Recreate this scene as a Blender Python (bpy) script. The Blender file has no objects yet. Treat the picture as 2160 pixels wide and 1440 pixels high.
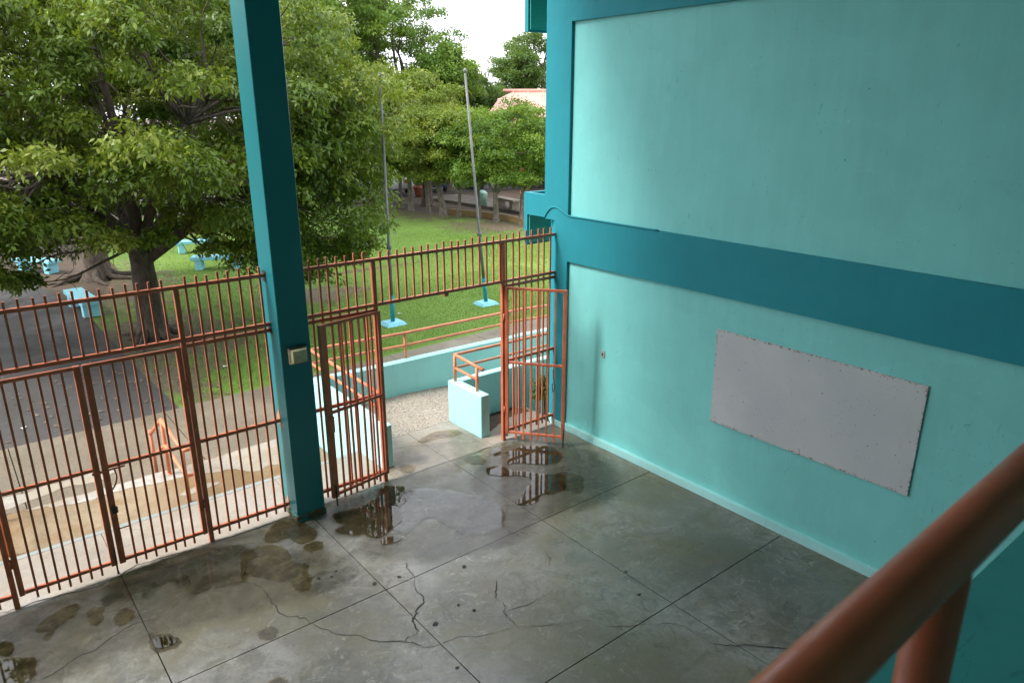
import bpy, math, random
import numpy as np
from mathutils import Vector, Matrix

# ------------------------------------------------------------------ camera, sky, sun, exposure
sc = bpy.context.scene
COL = sc.collection
CAM = Vector((-7.0155, -7.7762, 4.7))
cd = bpy.data.cameras.new('camera')
cam = bpy.data.objects.new('camera', cd)
COL.objects.link(cam)
RX, RY, RZ = -0.3109, -0.0016, -0.6746
fwd = Vector((-math.sin(RZ) * math.cos(RX), math.cos(RZ) * math.cos(RX), math.sin(RX)))
rgt = Vector((math.cos(RZ), math.sin(RZ), 0))
upv = rgt.cross(fwd)
r2 = rgt * math.cos(RY) + upv * math.sin(RY)
u2 = upv * math.cos(RY) - rgt * math.sin(RY)
cam.matrix_world = Matrix(((r2.x, u2.x, -fwd.x, CAM.x), (r2.y, u2.y, -fwd.y, CAM.y), (r2.z, u2.z, -fwd.z, CAM.z), (0, 0, 0, 1)))
cd.sensor_width = 36
cd.lens = 1537.1348 / 2160 * 36
cd.clip_start = 0.05
cd.clip_end = 2000
cd.dof.use_dof = True
cd.dof.focus_distance = 11.0
cd.dof.aperture_fstop = 5.6
sc.camera = cam

SUN_DIR = Vector((-0.80, 0.30, 0.95)).normalized()      # towards the sun
world = bpy.data.worlds.new('World')
sc.world = world
world.use_nodes = True
wn = world.node_tree
wn.nodes.clear()
sky = wn.nodes.new('ShaderNodeTexSky')
sky.sky_type = 'NISHITA'
sky.sun_disc = False
sky.sun_elevation = math.asin(SUN_DIR.z)
sky.sun_rotation = math.atan2(SUN_DIR.x, SUN_DIR.y)
sky.air_density = 1.0
sky.dust_density = 4.0
tcw = wn.nodes.new('ShaderNodeTexCoord')
cn = wn.nodes.new('ShaderNodeTexNoise')          # soft structure of the cloud deck
cn.inputs['Scale'].default_value = 2.2
cn.inputs['Detail'].default_value = 5
cr_ = wn.nodes.new('ShaderNodeValToRGB')
cr_.color_ramp.elements[0].position = 0.3
cr_.color_ramp.elements[0].color = (5.6, 5.9, 6.5, 1)
cr_.color_ramp.elements[1].position = 0.7
cr_.color_ramp.elements[1].color = (7.6, 7.7, 7.9, 1)
cloud = wn.nodes.new('ShaderNodeMix'); cloud.data_type = 'RGBA'
cloud.inputs[0].default_value = 0.85
wbg = wn.nodes.new('ShaderNodeBackground')
wbg.inputs['Strength'].default_value = 0.15
wout = wn.nodes.new('ShaderNodeOutputWorld')
wn.links.new(tcw.outputs['Generated'], cn.inputs['Vector'])
wn.links.new(cn.outputs['Fac'], cr_.inputs[0])
wn.links.new(sky.outputs[0], cloud.inputs[6])
wn.links.new(cr_.outputs[0], cloud.inputs[7])
wn.links.new(cloud.outputs[2], wbg.inputs['Color'])
wn.links.new(wbg.outputs[0], wout.inputs['Surface'])

sl = bpy.data.lights.new('sun', 'SUN')
sl.energy = 1.5
sl.angle = math.radians(18)
sl.color = (1.0, 0.96, 0.9)
sun = bpy.data.objects.new('sun', sl)
sun.rotation_euler = (-SUN_DIR).to_track_quat('-Z', 'Y').to_euler()
sun.location = (-10, 5, 15)
COL.objects.link(sun)

sc.view_settings.view_transform = 'Standard'
sc.view_settings.look = 'None'
sc.view_settings.exposure = 1.6
sc.view_settings.gamma = 1.0
sc.view_settings.use_curve_mapping = False
sc.render.engine = 'CYCLES'
sc.cycles.max_bounces = 7
sc.cycles.diffuse_bounces = 4
sc.cycles.glossy_bounces = 3
sc.cycles.transparent_max_bounces = 8

# ------------------------------------------------------------------ materials
def newmat(name):
    m = bpy.data.materials.new(name)
    m.use_nodes = True
    nt = m.node_tree
    b = nt.nodes['Principled BSDF']
    return m, nt, b

class N:
    """tiny node helper"""
    def __init__(s, nt):
        s.nt = nt
        g = nt.nodes.new('ShaderNodeNewGeometry')
        s.pos = g.outputs['Position']
    def link(s, a, b): s.nt.links.new(a, b)
    def put(s, sock, v):
        if hasattr(v, 'links'): s.link(v, sock)
        else: sock.default_value = v
    def noise(s, scale, detail=4, rough=0.55, vec=None, dist=0.0):
        n = s.nt.nodes.new('ShaderNodeTexNoise')
        n.inputs['Scale'].default_value = scale
        n.inputs['Detail'].default_value = detail
        n.inputs['Roughness'].default_value = rough
        n.inputs['Distortion'].default_value = dist
        s.link(vec or s.pos, n.inputs['Vector'])
        return n.outputs['Fac']
    def voro(s, scale, vec=None, feature='F1', out='Distance'):
        n = s.nt.nodes.new('ShaderNodeTexVoronoi')
        n.feature = feature
        n.inputs['Scale'].default_value = scale
        s.link(vec or s.pos, n.inputs['Vector'])
        return n.outputs[out]
    def ramp(s, fac, a, b, lo=0.0, hi=1.0):
        n = s.nt.nodes.new('ShaderNodeMapRange')
        n.interpolation_type = 'SMOOTHSTEP'
        s.put(n.inputs['Value'], fac)
        n.inputs['From Min'].default_value = a
        n.inputs['From Max'].default_value = b
        n.inputs['To Min'].default_value = lo
        n.inputs['To Max'].default_value = hi
        return n.outputs['Result']
    def mix(s, fac, a, b, mode='MIX'):
        n = s.nt.nodes.new('ShaderNodeMix')
        n.data_type = 'RGBA'
        n.blend_type = mode
        s.put(n.inputs[0], fac)
        for i, v in ((6, a), (7, b)):
            if isinstance(v, tuple) and len(v) == 3: v = v + (1,)
            s.put(n.inputs[i], v)
        return n.outputs[2]
    def math(s, op, a, b=0.0):
        n = s.nt.nodes.new('ShaderNodeMath')
        n.operation = op
        s.put(n.inputs[0], a); s.put(n.inputs[1], b)
        return n.outputs[0]
    def scale(s, v, vec=None):
        n = s.nt.nodes.new('ShaderNodeVectorMath')
        n.operation = 'MULTIPLY'
        s.link(vec or s.pos, n.inputs[0])
        n.inputs[1].default_value = v
        return n.outputs[0]
    def sepz(s):
        n = s.nt.nodes.new('ShaderNodeSeparateXYZ')
        s.link(s.pos, n.inputs[0])
        return n.outputs
    def bump(s, h, strength=0.2, dist=0.01, normal=None):
        n = s.nt.nodes.new('ShaderNodeBump')
        n.inputs['Strength'].default_value = strength
        n.inputs['Distance'].default_value = dist
        s.link(h, n.inputs['Height'])
        if normal: s.link(normal, n.inputs['Normal'])
        return n.outputs['Normal']

def c4(c): return (c[0], c[1], c[2], 1)

def paint_wall(name, col, rough=0.5, specks=1.0, stain=0.12, bump=0.18, rvar=1.0, spec=0.3):
    """rolled paint on plaster: faint roller texture, patchy tone, small dark knocks"""
    m, nt, b = newmat(name)
    n = N(nt)
    lo = tuple(x * 0.95 for x in col)
    hi = tuple(min(1, x * 1.03) for x in col)
    c = n.mix(n.ramp(n.noise(1.3, 5, 0.6), 0.3, 0.72), lo, hi)
    b.inputs['Specular IOR Level'].default_value = spec
    streak = n.ramp(n.noise(1.0, 4, 0.6, vec=n.scale((6, 6, 0.35))), 0.52, 0.78, 0, stain)
    c = n.mix(streak, c, tuple(x * 0.72 for x in col))
    roll = n.ramp(n.noise(1.0, 5, 0.65, vec=n.scale((9, 9, 1.2))), 0.40, 0.62, 0, 0.17 * (1 if stain > .1 else 0))
    c = n.mix(roll, c, tuple(min(1, x * 1.16) for x in col))
    patch_ = n.ramp(n.noise(0.9, 2, 0.4, vec=n.scale((1, 1, 1.6)), dist=0.3), 0.56, 0.572, 0, 0.13 * (1 if stain > .1 else 0))
    c = n.mix(patch_, c, tuple(x * 0.80 for x in col))
    v = n.voro(5.5)
    keep = n.ramp(n.noise(2.1, 2), 0.5, 0.62)
    dots = n.math('MULTIPLY', n.ramp(v, 0.025, 0.055, 1, 0), keep)
    v2 = n.voro(17.0)
    dots2 = n.math('MULTIPLY', n.ramp(v2, 0.05, 0.11, 0.5, 0), n.ramp(n.noise(1.1, 2), 0.5, 0.6))
    c = n.mix(n.math('MULTIPLY', n.math('MAXIMUM', dots, dots2), specks), c, (0.03, 0.06, 0.06))
    scf = n.math('MULTIPLY', n.ramp(n.noise(1.0, 3, 0.5, vec=n.scale((3, 22, 5)), dist=1.5), 0.665, 0.70, 0, 0.35 * specks), n.ramp(n.noise(1.7, 2), 0.5, 0.6))
    c = n.mix(scf, c, tuple(x * 0.45 for x in col))
    scl = n.math('MULTIPLY', n.ramp(n.noise(1.0, 3, 0.5, vec=n.scale((4, 14, 17)), dist=2.0), 0.70, 0.73, 0, 0.5 * specks), n.ramp(n.noise(1.3, 2), 0.52, 0.6))
    c = n.mix(scl, c, tuple(min(1, x * 1.3 + .12) for x in col))
    n.link(c, b.inputs['Base Color'])
    n.link(n.ramp(n.noise(7, 3), 0.3, 0.7, rough - 0.08 * rvar, rough + 0.1 * rvar), b.inputs['Roughness'])
    h = n.math('ADD', n.noise(160, 3, 0.6), n.math('MULTIPLY', n.noise(6, 3), 1.5 * rvar))
    n.link(n.bump(h, bump, 0.006), b.inputs['Normal'])
    return m

M = {}
AQUA = (0.22, 0.63, 0.62)
TEAL = (0.008, 0.185, 0.21)
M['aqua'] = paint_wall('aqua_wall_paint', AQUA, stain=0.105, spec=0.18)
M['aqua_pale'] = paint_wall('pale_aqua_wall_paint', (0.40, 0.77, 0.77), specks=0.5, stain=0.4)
M['teal'] = paint_wall('teal_wall_paint', TEAL, rough=0.30, bump=0.04, specks=0.0, stain=0.05, rvar=0.1, spec=0.55)
M['gallery'] = paint_wall('scuffed_gallery_paint', (0.065, 0.36, 0.35), rough=0.5, specks=1.0, stain=0.5)
M['teal_light'] = paint_wall('bright_teal_wall_paint', (0.022, 0.25, 0.305), rough=0.62, specks=0.2, spec=0.2)
M['sky_blue'] = paint_wall('light_blue_concrete_paint', (0.26, 0.62, 0.72), rough=0.6, specks=0.6, stain=0.5)
M['ceiling'] = paint_wall('ceiling_paint', (0.42, 0.58, 0.56), specks=0)
M['hood_bounce'] = paint_wall('grass_bounce_hood_green', (0.09, 0.52, 0.45), specks=0.2)  # light bounced off the grass, put into the colour as a brighter green
M['aqua_dull'] = paint_wall('dull_aqua_paint', (0.30, 0.55, 0.53))

def painted_metal(name, col, rough=0.42, rust=0.35, worn=0.3):
    m, nt, b = newmat(name)
    n = N(nt)
    c = n.mix(n.ramp(n.noise(5, 4), 0.3, 0.7), tuple(x * 0.8 for x in col), tuple(min(1, x * 1.12) for x in col))
    rmask = n.math('MULTIPLY', n.ramp(n.noise(14, 6, 0.7), 0.60, 0.70), rust)
    c = n.mix(rmask, c, (0.06, 0.028, 0.018))
    grey = n.math('MULTIPLY', n.ramp(n.noise(3.1, 3), 0.58, 0.7), worn)
    c = n.mix(grey, c, (0.13, 0.075, 0.055))
    n.link(c, b.inputs['Base Color'])
    n.link(n.ramp(n.noise(20, 4), 0.3, 0.7, rough - 0.1, rough + 0.15), b.inputs['Roughness'])
    n.link(n.bump(n.noise(60, 5, 0.6), 0.18, 0.004), b.inputs['Normal'])
    return m
M['orange'] = painted_metal('orange_metal_paint', (0.54, 0.15, 0.073), rust=0.18, worn=0.18)
M['salmon'] = painted_metal('salmon_metal_paint', (0.68, 0.23, 0.115), rust=0.12, worn=0.1)
M['brown_rail'] = painted_metal('worn_orange_pipe_paint', (0.50, 0.12, 0.05), rough=0.40, rust=0.25, worn=0.08)
M['pole_grey'] = painted_metal('grey_galvanised_pole', (0.15, 0.15, 0.145), rough=0.5, rust=0.5)
M['dark_metal'] = painted_metal('dark_padlock_metal', (0.03, 0.03, 0.03), rough=0.35, rust=0.4)

def concrete(name, light, dark, brown, wet=0.0, brownk=0.5, pebble=0.0, rough=(0.45, 0.75), scale=1.0, blotch=0.0):
    m, nt, b = newmat(name)
    n = N(nt)
    big = n.noise(0.55 * scale, 6, 0.62, dist=0.4)
    mid = n.noise(2.6 * scale, 6, 0.65)
    fine = n.noise(28 * scale, 5, 0.7)
    c = n.mix(n.ramp(big, 0.32, 0.68), dark, light)
    c = n.mix(n.ramp(mid, 0.45, 0.75, 0, brownk), c, brown)
    mottled = n.noise(7.5 * scale, 7, 0.72, dist=0.8)
    c = n.mix(n.ramp(mottled, 0.50, 0.72, 0, 0.38), c, tuple(x * 0.62 for x in dark))
    c = n.mix(n.ramp(fine, 0.3, 0.72), n.mix(0.72, tuple(x * 0.35 for x in dark), c), c)
    if blotch:
        bl = n.ramp(n.noise(3.3, 8, 0.74, dist=1.6), 0.47, 0.60, 0, 0.55 * blotch)
        c = n.mix(bl, c, n.mix(n.ramp(n.noise(1.2, 4), 0.4, 0.6), tuple(x * 0.60 for x in dark), (dark[0] * .8, dark[1] * .88, dark[2] * 1.0)))
        wl = n.math('MULTIPLY', n.ramp(n.noise(5.2, 8, 0.78, dist=2.2), 0.54, 0.64, 0, 0.6 * blotch), n.ramp(n.noise(0.8, 3), 0.40, 0.60))
        c = n.mix(wl, c, tuple(min(1, x * 1.28) for x in light))
        ol = n.ramp(n.noise(0.45, 4, 0.6, dist=0.8), 0.40, 0.60, 0, 0.6 * blotch)
        c = n.mix(ol, c, brown)
    # pale bloom
    c = n.mix(n.ramp(n.noise(1.7 * scale, 6, 0.7, dist=1.2), 0.60, 0.78, 0, 0.35), c, tuple(min(1, x * 1.35) for x in light))
    if pebble:
        v = n.voro(55, out='Color'); sepv = nt.nodes.new('ShaderNodeSeparateColor')
        n.link(v, sepv.inputs[0])
        c = n.mix(pebble, c, n.mix(sepv.outputs[0], tuple(x * 0.45 for x in dark), tuple(min(1, x * 1.5) for x in light)))
    # small pits
    pits = n.math('MULTIPLY', n.ramp(n.voro(9.0), 0.03, 0.06, 1, 0), n.ramp(n.noise(1.9, 2), 0.54, 0.6))
    c = n.mix(n.math('MULTIPLY', pits, 0.85), c, (0.02, 0.02, 0.018))
    n.link(c, b.inputs['Base Color'])
    rr = n.ramp(n.noise(0.9, 5, 0.6, dist=0.6), 0.35, 0.65, rough[0], rough[1])
    n.link(rr, b.inputs['Roughness'])
    h = n.math('ADD', n.math('MULTIPLY', fine, 0.6), n.math('ADD', mottled, n.math('MULTIPLY', pits, -2.0)))
    n.link(n.bump(h, 0.22 if not pebble else 0.6, 0.006), b.inputs['Normal'])
    b.inputs['Specular IOR Level'].default_value = 0.5
    return m
M['floor'] = concrete('patio_concrete', (0.315, 0.308, 0.28), (0.135, 0.133, 0.112), (0.15, 0.13, 0.062), rough=(0.2, 0.46), brownk=0.6, blotch=1.0)
M['apron'] = concrete('pale_apron_concrete', (0.38, 0.36, 0.32), (0.25, 0.232, 0.20), (0.29, 0.22, 0.13), rough=(0.4, 0.8), brownk=0.45, blotch=.45)
M['landing'] = concrete('stained_landing_concrete', (0.33, 0.26, 0.165), (0.20, 0.14, 0.075), (0.23, 0.135, 0.05), rough=(0.3, 0.7), brownk=0.85, blotch=.5)
M['walk'] = concrete('sidewalk_concrete', (0.235, 0.198, 0.145), (0.14, 0.115, 0.08), (0.175, 0.13, 0.06), rough=(0.5, 0.8), brownk=0.5, pebble=0.18)
M['aggregate'] = concrete('pebbled_ramp_concrete', (0.36, 0.31, 0.25), (0.20, 0.17, 0.135), (0.28, 0.21, 0.13), rough=(0.6, 0.9), pebble=0.6)
M['asphalt'] = concrete('old_asphalt', (0.075, 0.07, 0.065), (0.045, 0.042, 0.04), (0.07, 0.055, 0.04), rough=(0.6, 0.9), pebble=0.25)
M['joint'] = concrete('dark_joint_grit', (0.05, 0.05, 0.045), (0.02, 0.02, 0.018), (0.05, 0.04, 0.02), rough=(0.8, 0.95))
M['nosing'] = concrete('grey_painted_nosing', (0.33, 0.37, 0.36), (0.22, 0.26, 0.25), (0.26, 0.24, 0.2), rough=(0.5, 0.8))
M['kerb_ochre'] = concrete('ochre_stained_kerb', (0.34, 0.24, 0.10), (0.22, 0.15, 0.06), (0.20, 0.12, 0.05), rough=(0.7, 0.9))
M['white_stain'] = concrete('whitened_concrete', (0.46, 0.445, 0.40), (0.29, 0.27, 0.23), (0.30, 0.235, 0.145), rough=(0.6, 0.9), brownk=0.5, blotch=.8)

def crack_mat():
    m, nt, b = newmat('crack_dirt')
    b.inputs['Base Color'].default_value = (0.035, 0.033, 0.027, 1)
    b.inputs['Roughness'].default_value = 0.9
    return m
M['crack'] = crack_mat()

def water_film(name, tint, rough=0.0, ripple=0.02, soft=0.2, patchy=0.0):
    """thin water over concrete: see-through, tinted, with Fresnel reflection"""
    m = bpy.data.materials.new(name)
    m.use_nodes = True
    nt = m.node_tree
    nt.nodes.clear()
    n = N(nt)
    out = nt.nodes.new('ShaderNodeOutputMaterial')
    tr = nt.nodes.new('ShaderNodeBsdfTransparent')
    col = n.mix(n.ramp(n.noise(6, 5, 0.7), 0.3, 0.7), tuple(x * 0.80 for x in tint), tuple(min(1, x * 1.06) for x in tint))
    n.link(col, tr.inputs['Color'])
    gl = nt.nodes.new('ShaderNodeBsdfGlossy')
    gl.inputs['Roughness'].default_value = rough
    gl.inputs['Color'].default_value = (1, 1, 1, 1)
    fr = nt.nodes.new('ShaderNodeFresnel')
    fr.inputs['IOR'].default_value = 1.42
    nb = n.bump(n.noise(9, 2), ripple, 0.004)
    n.link(nb, gl.inputs['Normal']); n.link(nb, fr.inputs['Normal'])
    mx = nt.nodes.new('ShaderNodeMixShader')
    n.link(fr.outputs[0], mx.inputs[0])
    n.link(tr.outputs[0], mx.inputs[1]); n.link(gl.outputs[0], mx.inputs[2])
    ed = nt.nodes.new('ShaderNodeAttribute'); ed.attribute_name = 'edge'
    k = n.math('ADD', ed.outputs['Fac'], n.math('MULTIPLY', n.math('SUBTRACT', n.noise(16, 6, 0.7), 0.5), 1.1))
    holes = n.ramp(n.noise(5, 6, 0.7, dist=0.5), 0.30, 0.42, 1 - patchy, 1)
    k = n.math('MULTIPLY', n.ramp(k, 0.25, 0.25 + soft, 0, 1), holes)
    clear = nt.nodes.new('ShaderNodeBsdfTransparent')
    mx2 = nt.nodes.new('ShaderNodeMixShader')
    n.link(k, mx2.inputs[0]); n.link(clear.outputs[0], mx2.inputs[1]); n.link(mx.outputs[0], mx2.inputs[2])
    n.link(mx2.outputs[0], out.inputs['Surface'])
    return m
M['puddle'] = water_film('puddle_water', (0.78, 0.73, 0.60))
M['film'] = water_film('thin_water_film', (0.97, 0.965, 0.95), rough=0.04, ripple=0.05, soft=0.7, patchy=0.9)
M['damp'] = water_film('damp_concrete_film', (0.87, 0.80, 0.62), rough=0.2, ripple=0.2, soft=0.35, patchy=0.7)
M['halo'] = water_film('damp_halo_film', (0.93, 0.915, 0.87), rough=0.25, ripple=0.2, soft=0.9, patchy=0.6)

def board_mat():
    m, nt, b = newmat('weathered_grey_board')
    n = N(nt)
    c = n.mix(n.ramp(n.noise(1.5, 5, 0.6), 0.3, 0.7), (0.49, 0.515, 0.545), (0.55, 0.57, 0.59))
    fl = n.math('MULTIPLY', n.ramp(n.voro(13), 0.07, 0.12, 1, 0), n.ramp(n.noise(4.5, 3), 0.50, 0.58))
    fl2 = n.math('MULTIPLY', n.ramp(n.voro(30), 0.10, 0.18, .7, 0), n.ramp(n.noise(2.6, 3), 0.52, 0.60))
    c = n.mix(n.math('MULTIPLY', n.math('MAXIMUM', fl, fl2), 0.85), c, (0.05, 0.045, 0.045))
    pale = n.math('MULTIPLY', n.ramp(n.voro(4.1), 0.05, 0.075, 1, 0), n.ramp(n.noise(8, 3), 0.5, 0.6))
    c = n.mix(pale, c, (0.62, 0.56, 0.5))
    # wear along the edges of the sheet (object coords: y 0..1 along, z 0..1 up)
    tc = nt.nodes.new('ShaderNodeTexCoord')
    sp = nt.nodes.new('ShaderNodeSeparateXYZ'); n.link(tc.outputs['Generated'], sp.inputs[0])
    def edge(o, k):
        d = n.math('MINIMUM', o, n.math('SUBTRACT', 1.0, o))
        return n.math('MULTIPLY', d, k)
    e = n.math('MINIMUM', edge(sp.outputs[1], 2.4), edge(sp.outputs[2], 1.17))
    wear = n.math('MULTIPLY', n.ramp(e, 0.004, 0.035, 1, 0), n.ramp(n.noise(26, 4), 0.46, 0.6))
    c = n.mix(wear, c, n.mix(n.ramp(n.noise(60, 2), 0.45, 0.55), (0.10, 0.08, 0.07), (0.6, 0.5, 0.45)))
    n.link(c, b.inputs['Base Color'])
    b.inputs['Roughness'].default_value = 0.55
    n.link(n.bump(n.noise(70, 4), 0.1, 0.003), b.inputs['Normal'])
    return m
M['board'] = board_mat()

def simple(name, col, rough=0.6, metallic=0.0, var=0.25, sc_=9):
    m, nt, b = newmat(name)
    n = N(nt)
    n.link(n.mix(n.ramp(n.noise(sc_, 4), 0.3, 0.7), tuple(x * (1 - var) for x in col), col), b.inputs['Base Color'])
    b.inputs['Roughness'].default_value = rough
    b.inputs['Metallic'].default_value = metallic
    return m
M['lens'] = simple('yellowed_plastic', (0.55, 0.50, 0.30), 0.35)
M['housing'] = simple('dirty_cream_housing', (0.42, 0.38, 0.28), 0.5, var=0.5, sc_=25)
M['plate'] = simple('grey_switch_plate', (0.42, 0.52, 0.50), 0.5)
M['dark'] = simple('dark_rubber', (0.02, 0.02, 0.02), 0.6)
M['terracotta'] = simple('terracotta', (0.42, 0.15, 0.08), 0.7)
M['mint'] = simple('mint_plastic', (0.25, 0.45, 0.36), 0.5)
M['soil'] = concrete('bare_soil', (0.12, 0.083, 0.055), (0.06, 0.042, 0.028), (0.10, 0.062, 0.035), rough=(0.85, 0.98), pebble=0.25)
M['litter'] = simple('dry_leaf_litter', (0.26, 0.19, 0.13), 0.8, var=0.6, sc_=3)
M['paper'] = simple('white_litter', (0.75, 0.75, 0.74), 0.7)
M['glass_dark'] = simple('dark_car_glass', (0.02, 0.025, 0.03), 0.08)
M['tyre'] = simple('tyre', (0.02, 0.02, 0.02), 0.8)
M['rim'] = simple('wheel_rim', (0.4, 0.4, 0.42), 0.3, 0.8)
M['tail_red'] = simple('tail_light', (0.5, 0.02, 0.02), 0.25)
M['head_white'] = simple('head_light', (0.8, 0.8, 0.78), 0.15)
for k, c in dict(car_silver=(0.55, 0.57, 0.6), car_navy=(0.03, 0.04, 0.09), car_red=(0.12, 0.03, 0.03), car_white=(0.75, 0.75, 0.74), car_black=(0.02, 0.02, 0.022)).items():
    M[k] = simple(k, c, 0.22, 0.0, 0.05)

def roof_mat():
    m, nt, b = newmat('faded_red_sheet_roof')
    n = N(nt)
    c = n.mix(n.ramp(n.noise(0.7, 5), 0.3, 0.7), (0.43, 0.20, 0.15), (0.53, 0.28, 0.22))
    n.link(c, b.inputs['Base Color'])
    b.inputs['Roughness'].default_value = 0.45
    return m
M['roof'] = roof_mat()

def bark(name, a, b_, sc_=1.0):
    m, nt, b = newmat(name)
    n = N(nt)
    v = n.noise(9 * sc_, 6, 0.7, vec=n.scale((1, 1, 0.35)), dist=0.8)
    n.link(n.mix(n.ramp(v, 0.32, 0.66), a, b_), b.inputs['Base Color'])
    b.inputs['Roughness'].default_value = 0.9
    n.link(n.bump(v, 0.8, 0.03), b.inputs['Normal'])
    return m
M['bark'] = bark('grey_brown_bark', (0.06, 0.045, 0.033), (0.20, 0.16, 0.125))
M['bark_dark'] = bark('dark_bark', (0.04, 0.03, 0.023), (0.125, 0.095, 0.07))
M['bark_pale'] = bark('pale_lichen_bark', (0.08, 0.066, 0.05), (0.25, 0.22, 0.175), 1.5)

def leaf_mat(name, c0, c1, c2, gloss=0.42, trans=0.35):
    m = bpy.data.materials.new(name)
    m.use_nodes = True
    nt = m.node_tree
    b = nt.nodes['Principled BSDF']
    out = nt.nodes['Material Output']
    n = N(nt)
    at = nt.nodes.new('ShaderNodeAttribute'); at.attribute_name = 'tint'
    cr = nt.nodes.new('ShaderNodeValToRGB')
    e = cr.color_ramp.elements
    e[0].position, e[0].color = 0.0, c4(c0)
    e[1].position, e[1].color = 1.0, c4(c2)
    k = e.new(0.55); k.color = c4(c1)
    n.link(at.outputs['Fac'], cr.inputs[0])
    n.link(cr.outputs[0], b.inputs['Base Color'])
    b.inputs['Roughness'].default_value = gloss + .08
    b.inputs['Specular IOR Level'].default_value = 0.35
    tl = nt.nodes.new('ShaderNodeBsdfTranslucent')
    n.link(n.mix(0.5, cr.outputs[0], (0.28, 0.36, 0.03)), tl.inputs['Color'])
    mx = nt.nodes.new('ShaderNodeMixShader')
    mx.inputs[0].default_value = trans
    n.link(b.outputs[0], mx.inputs[1]); n.link(tl.outputs[0], mx.inputs[2])
    n.link(mx.outputs[0], out.inputs['Surface'])
    return m
M['leaf_a'] = leaf_mat('glossy_green_leaves', (0.038, 0.086, 0.008), (0.110, 0.178, 0.013), (0.28, 0.31, 0.04), 0.34, 0.32)
M['leaf_b'] = leaf_mat('olive_green_leaves', (0.058, 0.100, 0.010), (0.14, 0.20, 0.018), (0.28, 0.32, 0.04))
M['leaf_c'] = leaf_mat('mid_green_leaves', (0.040, 0.095, 0.010), (0.10, 0.20, 0.018), (0.22, 0.31, 0.035))
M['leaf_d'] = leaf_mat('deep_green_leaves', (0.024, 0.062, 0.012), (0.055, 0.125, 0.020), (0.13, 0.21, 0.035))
M['grass'] = leaf_mat('grass_blades', (0.095, 0.19, 0.022), (0.145, 0.265, 0.032), (0.25, 0.335, 0.06), 0.5, 0.3)

def lawn_mat():
    m, nt, b = newmat('lawn_turf')
    n = N(nt)
    c = n.mix(n.ramp(n.noise(0.35, 5, 0.6), 0.35, 0.65), (0.115, 0.215, 0.026), (0.155, 0.27, 0.036))
    c = n.mix(n.ramp(n.noise(24, 5, 0.75), 0.35, 0.7, 0, 0.35), c, (0.10, 0.165, 0.02))
    c = n.mix(n.ramp(n.noise(1.4, 6, 0.7, dist=0.7), 0.57, 0.74, 0, 0.35), c, (0.20, 0.25, 0.06))
    def patch(cx, cy, rx, ry, soft=0.45):
        s = nt.nodes.new('ShaderNodeVectorMath'); s.operation = 'SUBTRACT'
        n.link(n.pos, s.inputs[0]); s.inputs[1].default_value = (cx, cy, 0)
        v = n.scale((1 / rx, 1 / ry, 0), s.outputs[0])
        l = nt.nodes.new('ShaderNodeVectorMath'); l.operation = 'LENGTH'; n.link(v, l.inputs[0])
        d = n.math('ADD', l.outputs['Value'], n.ramp(n.noise(1.6, 6, 0.7), 0.3, 0.7, -0.45, 0.45))
        return n.ramp(d, 1.0 - soft, 1.0 + soft * 0.4, 1, 0)
    p = None
    for a in ((-3.4, 10.6, 2.6, 3.0), (1.4, 12.3, 1.9, 1.2), (-3.2, 17.5, 2.4, 4.0), (-3.7, 7.6, 0.8, 1.8), (13.6, 19.5, 2.2, 2.5), (13.4, 25.5, 2.0, 3.5), (3.2, 14.6, 3.6, 0.22)):
        q = patch(*a)
        p = q if p is None else n.math('MAXIMUM', p, q)
    soil = n.mix(n.ramp(n.noise(9, 6, 0.75), 0.35, 0.65), (0.085, 0.058, 0.038), (0.175, 0.125, 0.085))
    c = n.mix(n.math('MULTIPLY', p, 0.92), c, soil)
    n.link(c, b.inputs['Base Color'])
    b.inputs['Roughness'].default_value = 0.9
    n.link(n.bump(n.noise(40, 5, 0.7), 0.7, 0.03), b.inputs['Normal'])
    return m
M['lawn'] = lawn_mat()

# ------------------------------------------------------------------ mesh helpers
def tag(o, label=None, cat=None, group=None, kind=None):
    if label: o['label'] = label
    if cat: o['category'] = cat
    if group: o['group'] = group
    if kind: o['kind'] = kind
    return o

def empty(name, loc=(0, 0, 0), rz=0.0, parent=None):
    o = bpy.data.objects.new(name, None)
    o.empty_display_size = 0.2
    o.location = loc
    o.rotation_euler = (0, 0, rz)
    COL.objects.link(o)
    if parent: o.parent = parent
    return o

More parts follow.
